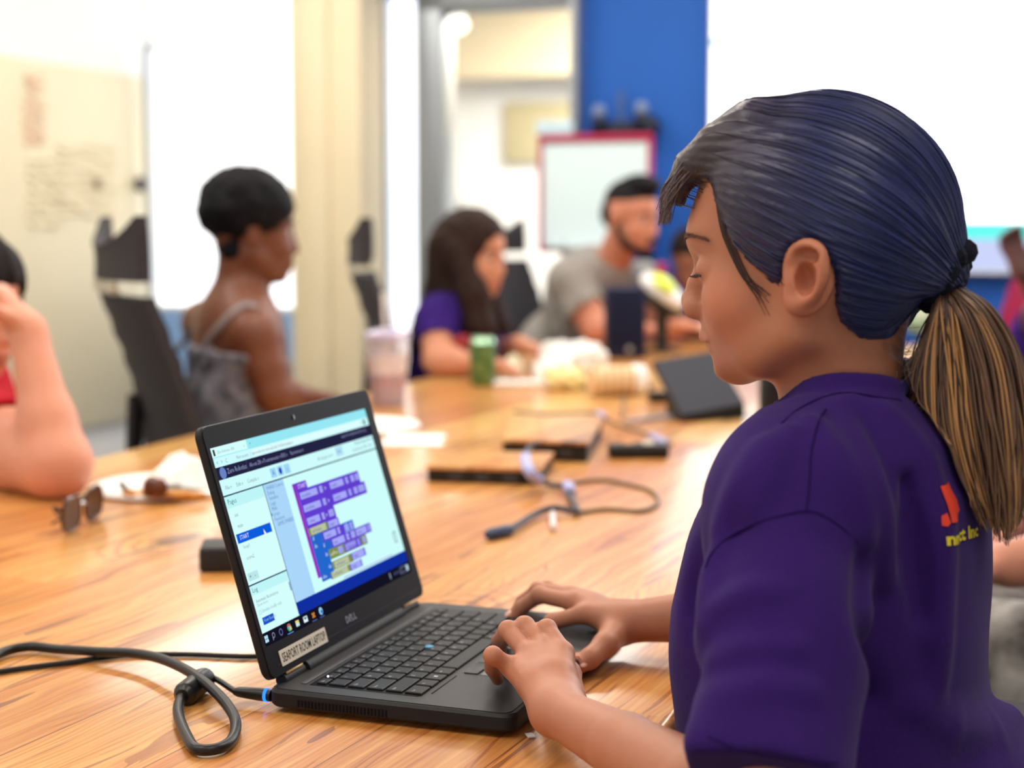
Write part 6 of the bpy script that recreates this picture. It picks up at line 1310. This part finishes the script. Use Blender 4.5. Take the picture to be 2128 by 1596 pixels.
# --- person at the right edge, far side, with a raised hand
Jn = dict(head=P(2205, 580, 4.3), look=V3(-.75, -.60, -.05), neck=P(2215, 690, 4.36), sl=P(2275, 715, 4.22), sr=P(2150, 700, 4.44), er=P(2172, 615, 4.25), wr=P(2120, 560, 4.20), hr=V3(-.30, 0, .85), ur=V3(0, 1, 0), el=P(2290, 800, 4.2), wl=P(2200, 815, 4.1), hl=V3(-.9, -.3, 0), hip=V3(1.62, 4.42, .56), face=V3(-.9, -.3, 0), arm=(.046, .038, .038, .027), girth=.85, scale=.95, curl=.6, hand=.92)
def w6(root, s, Q, Rh, J, legs, fwd, acr, Rt, ch, mid, w_, t):
    tee_for((66, 42, 140), 't_shirt', .35)(root, J, fwd, acr, Rt, ch, mid, w_, t, J['arm']); trousers(root, J, legs, Rt, t, (50, 50, 60)); hs = SDF(); hs.ell(Q(-.012, 0, .042), (.096, .080, .082), Rh); hs.ell(Q(.090, 0, -.030), (.085, .09, .085), Rh, op='s', k=.01); hair_mesh('hair', hs, J['head']-.17, J['head']+.17, (30, 26, 30), root, .007, .0015)
person('person in purple at the right edge with one hand raised before the screen', Jn, (104, 72, 72), w6)
# --- neighbour at the lower right: only lap and forearm show
Jn = dict(head=P(2330, 560, 2.02), look=V3(-.95, .2, -.1), neck=P(2345, 730, 2.02), sl=P(2330, 800, 1.88), sr=P(2345, 800, 2.18), el=P(2290, 1130, 1.84), wl=P(2105, 1172, 1.86), hl=V3(-.9, .35, -.1), er=P(2290, 1090, 2.2), wr=P(2120, 1100, 2.16), hr=V3(-.95, 0, -.1), hip=V3(.86, 2.02, .575), face=V3(-.95, .3, 0), arm=(.046, .040, .042, .030), girth=.9, scale=.95, curl=.45, knee=lambda b, a, f: b+f*.38+V3(0, 0, .02))
def w7(root, s, Q, Rh, J, legs, fwd, acr, Rt, ch, mid, w_, t):
    tee_for((64, 40, 140), 't_shirt', .55)(root, J, fwd, acr, Rt, ch, mid, w_, t, J['arm']); pm = mat('grey_camo_cotton', (206, 204, 200), .9, .15, noise=.9, nscale=17, col2=(60, 58, 56)); trousers(root, J, legs, Rt, t, (200, 200, 198), pm); hs = SDF(); hs.ell(Q(-.012, 0, .042), (.098, .082, .084), Rh); hs.ell(Q(.090, 0, -.030), (.085, .09, .085), Rh, op='s', k=.01); hair_mesh('hair', hs, J['head']-.17, J['head']+.17, (40, 30, 28), root, .007)
person('seated person behind the ponytail showing a forearm and grey white patterned trousers', Jn, (206, 140, 116), w7)
# ================================================================ chairs, easel and the rest at the back
def chair(label, loc, face, col=(52, 50, 54), group=None, gap=True, tilt=0.10, k=1.0, name='office_chair', horn=.055):
    f = unit(V3(face[0], face[1], 0)); l = V3(-f[1], f[0], 0); R = np.stack([f, l, V3(0, 0, 1)], 1); base = V3(loc[0], loc[1], 0); r = thing(name, base, label, 'chair', group)
    m = mat('chair_mesh_%d_%d_%d' % col, col, .7, .3, bump=.4, bscale=300); Lc = lambda x, y, z: base+R@V3(x, y, z)
    def panel(b, z0, z1, w0, w1, xf, tip=0.0, th=.024, n=22, nv=16, ribs=0):
        vs_ = []; 
        for side in (0, 1):
            for j in range(nv+1):
                v_ = j/nv; z = z0+(z1-z0)*v_; w = w0+(w1-w0)*v_
                for i in range(n+1):
                    u = i/n*2-1; zz = z+tip*abs(u)**3*v_**2*1.0-tip*.35*(1-abs(u)**2)*v_**3; x = xf(z)+.045*u*u-(th if side else 0)+ribs*math.sin(v_*math.pi*14)*.003; vs_.append(Lc(x, u*w/2, zz))
        N = (nv+1)*(n+1); fs = []
        for j in range(nv):
            for i in range(n): a = j*(n+1)+i; fs.append((a, a+1, a+n+2, a+n+1)); fs.append((N+a, N+a+n+1, N+a+n+2, N+a+1))
        bd = [i for i in range(n+1)]+[(j*(n+1)+n) for j in range(1, nv+1)]+[nv*(n+1)+i for i in range(n-1, -1, -1)]+[j*(n+1) for j in range(nv-1, 0, -1)]
        for q in range(len(bd)): a, c = bd[q], bd[(q+1) % len(bd)]; fs.append((a, N+a, N+c, c))
        b.add(vs_, fs)
    xb = lambda z: -.20-tilt*(z-.5)*.9+.035*math.sin((z-.5)*7.0)
    b = MB(); panel(b, .52*k, 1.015*k, .60, .52, xb, ribs=1); b.obj('backrest', m, r)
    if gap: b = MB(); panel(b, 1.045*k, 1.130*k, .52, .50, lambda z: xb(z)+.02*math.sin((z-1.04)*18), tip=horn*.8); b.obj('headrest', m, r); b = MB(); b.box(Lc(xb(1.03)-.012, 0, 1.03*k), (.014, .30, .028), R, .004); b.obj('headrest_bar', mat('pale_bar', (196, 190, 170), .5), r)
    b = MB(); b.box(Lc(.03, 0, .415), (.46, .48, .07), R, .03, 3); b.obj('seat', m, r)
    b = MB(); b.tube(spline([Lc(-.16, 0, .385), Lc(-.25, 0, .44), Lc(-.245, 0, .60), Lc(xb(.8)-.03, 0, .80)], 14), .018, 10); b.obj('spine', M_black, r)
    for s in (-1, 1): b = MB(); b.tube(spline([Lc(-.02, s*.24, .42), Lc(-.02, s*.28, .50), Lc(-.02, s*.28, .63)], 10), .014, 8); b.box(Lc(.02, s*.28, .645), (.24, .07, .028), R, .012, 2); b.obj('armrest', M_black, r)
    b = MB(); b.tube([Lc(0, 0, .10), Lc(0, 0, .41)], .026, 14); b.obj('gas_column', M_frame, r)
    for q in range(5):
        a = q*2*math.pi/5+.3; e = V3(math.cos(a), math.sin(a), 0); b = MB(); b.tube([base+e*.02+V3(0, 0, .11), base+e*.29+V3(0, 0, .075)], [.024, .015], 10); lg = b.obj('leg', M_black, r); b = MB(); t_ = V3(-e[1], e[0], 0); b.tube([base+e*.29-t_*.02+V3(0, 0, .03), base+e*.29+t_*.02+V3(0, 0, .03)], .03, 14); b.obj('caster', M_black, lg)
    return r
G_ = 'dark high-backed office chairs'
chair('dark ribbed high-backed office chair with pale headrest bar behind the person in the tank top', (-.575, 3.415), (.93, .37), group=G_, tilt=.13)
chair('dark high-backed office chair seen edge-on in front of the cream column', (P(765, 600, 4.55)[0]+.235, 4.565), (.99, .07), group=G_, tilt=.10)
chair('dark office chair showing one horn to the right of the person with long hair', (.15, 6.03), (.80, -.40), group=G_, tilt=.12)
chair('dark low-backed office chair of the person in red at the left edge', (-1.10, 2.75), (.95, -.2), group=G_, gap=False, k=.8)
chair('dark office chair under the person with patterned trousers', (.80, 2.03), (-.95, .2), group=G_, gap=False, k=.8)
chair('dark low-backed chair under the girl with the ponytail', TB(.04, 0, 0), (-math.cos(THG), math.sin(THG)), group=G_, gap=False, k=.72)
chair('dark office chair under the child at the far end', (.80, 5.99), (-.2, -.9), group=G_, gap=False, k=.72)
chair('crimson low-backed chair beyond the ponytail before the projection screen', (P(2045, 640, 5.2)[0]+.1, 5.2), (-.9, -.35), col=(150, 24, 70), gap=False, k=1.04, name='crimson_chair')
chair('dark office chair of the person raising a hand at the right edge', (1.57, 4.40), (-.9, -.3), group=G_, gap=False, k=.8)
# flip-chart easel with crimson frame
ee = 6.10; p0 = PL(1122, 300, EN(ee, 0), EX); p1 = PL(1356, 282, EN(ee, 0), EX); zb_e = zat(1240, 520, ee); zt_e = zat(1240, 287, ee); na, nb_ = p0@NX, p1@NX
ez = thing('easel', EN(ee, (na+nb_)/2, 0), 'white flip-chart easel with crimson frame in front of the blue wall', 'easel'); M_crim = mat('crimson_frame', (176, 30, 76), .45, .4)
b = MB(); b.box(EN(ee, (na+nb_)/2, (zb_e+zt_e)/2), (.02, nb_-na-.03, zt_e-zb_e-.02), FR_T); b.obj('board', mat('board_pale_aqua', (222, 244, 250), .35, .5), ez)
b = MB()
for (c, s) in ((EN(ee-.004, na+.006, (zb_e+zt_e)/2), (.035, .016, zt_e-zb_e)), (EN(ee-.004, nb_-.006, (zb_e+zt_e)/2), (.035, .016, zt_e-zb_e)), (EN(ee-.004, (na+nb_)/2, zt_e), (.035, nb_-na, .03)), (EN(ee-.004, (na+nb_)/2, zb_e), (.035, nb_-na, .02))): b.box(c, s, FR_T, .004)
b.obj('board_frame', M_crim, ez)
for (n_, eo) in ((na+.05, -.06), (nb_-.05, -.06), ((na+nb_)/2, .14)): b = MB(); b.tube([EN(ee+.02, (na+nb_)/2+(n_-(na+nb_)/2)*.6, zt_e-.1), EN(ee+eo, n_, .01)], .013, 10); b.obj('leg', M_frame, ez)
b = MB(); b.box(EN(ee-.04, (na+nb_)/2, zb_e+.01), (.07, (nb_-na)*.8, .014), FR_T, .003); b.obj('pen_tray', M_frame, ez)
q = PL(1152, 277, EN(ee-.002, 0), EX); b = MB(); b.box(EN(ee-.002, q@NX, zt_e+.015+.028), (.02, .15, .056), FR_T, .004); o = b.obj('pale_carton', mat('pale_blue_carton', (196, 226, 240), .5)); o.name = 'carton'; props(o, 'small pale blue carton lying on the top left of the easel', 'carton')
# dark twin-headed lamp fixture on the blue wall above the easel
fx = PL(1292, 262, EN(E_B-.05, 0), EX); r_ = thing('wall_lamp', EN(E_B, fx@NX, fx[2]), 'dark twin-headed wall fixture with two grey knobs above the easel', 'wall fixture')
def W(x, y, o=.10): return PL(x, y, EN(E_B-o, 0), EX)
b = MB(); b.box(W(1298, 268, .04), (.08, .26, .06), FR_T, .012, 3); b.obj('mounting_plate', mat('fixture_dark', (22, 30, 52), .5), r_)
for (x, y) in ((1245, 232), (1333, 225)):
    b = MB(); b.tube([W(x, y+36, .06), W(x, y+18, .09), W(x, y+4, .09)], [.034, .030, .018], 14); b.obj('arm', mat('fixture_dark', (22, 30, 52), .5), r_); b = MB(); b.ball(W(x, y, .09), .028, None, 16, 12); b.obj('knob', mat('fixture_grey', (122, 140, 176), .4), r_)
b = MB(); b.tube([W(1292, 262, .06), W(1290, 190, .06)], .014, 12); b.obj('mast', mat('fixture_mast', (72, 96, 150), .4), r_); b = MB(); b.ball(W(1352, 262, .07), (.05, .04, .045), FR_T, 16, 10); b.obj('side_pod', mat('fixture_dark', (22, 30, 52), .5), r_)
# black box behind the girl's chin and a green snack bag seen under the ponytail
sx = T3(1618, 872); r_ = thing('black_box', sx, 'black upright box on the table behind the girl\'s chin', 'box'); hB = P(1618, 770, sx[1])[2]-TZ; b = MB(); b.box(sx+V3(0, 0, hB/2), (.075, .06, hB), rotz(.1), .006, 3); b.obj('casing', mat('box_black', (20, 22, 32), .5), r_); b = MB(); b.box(sx+rotz(.1)@V3(0, -.031, hB*.5), (.06, .003, hB*.8), rotz(.1), .001); b.obj('front_panel', mat('panel_black', (14, 15, 22), .3), r_)
gs = T3(1925, 702); r_ = thing('snack_bag', gs, 'green and white snack bag on the table seen between nape and ponytail', 'bag'); hG = P(1925, 618, gs[1])[2]-TZ
bs_ = SDF(); bs_.ell(gs+V3(0, 0, hG*.5), (.095, .05, hG*.52)); bs_.disp(lambda p, d: np.sin(p[:, 0]*60)*np.sin(p[:, 2]*50)*f32(.006)); V, F = sculpt(bs_, [(gs-V3(.15, .1, .02), gs+V3(.15, .1, hG+.05), .007)], 1); V[:, 2] = np.maximum(V[:, 2], TZ+.0005); link_mesh('bag_body', V, F, mat('bag_green', (60, 150, 70), .3, .5, noise=.8, nscale=22, col2=(236, 236, 220)), r_)
b = MB(); b.box(gs+V3(0, 0, hG*1.0), (.15, .012, .03), rotz(.1), .004); b.obj('bag_seal', mat('bag_white', (236, 240, 246), .3), r_)
# ---------------------------------------------------------------- tidy
bpy.context.view_layer.update()
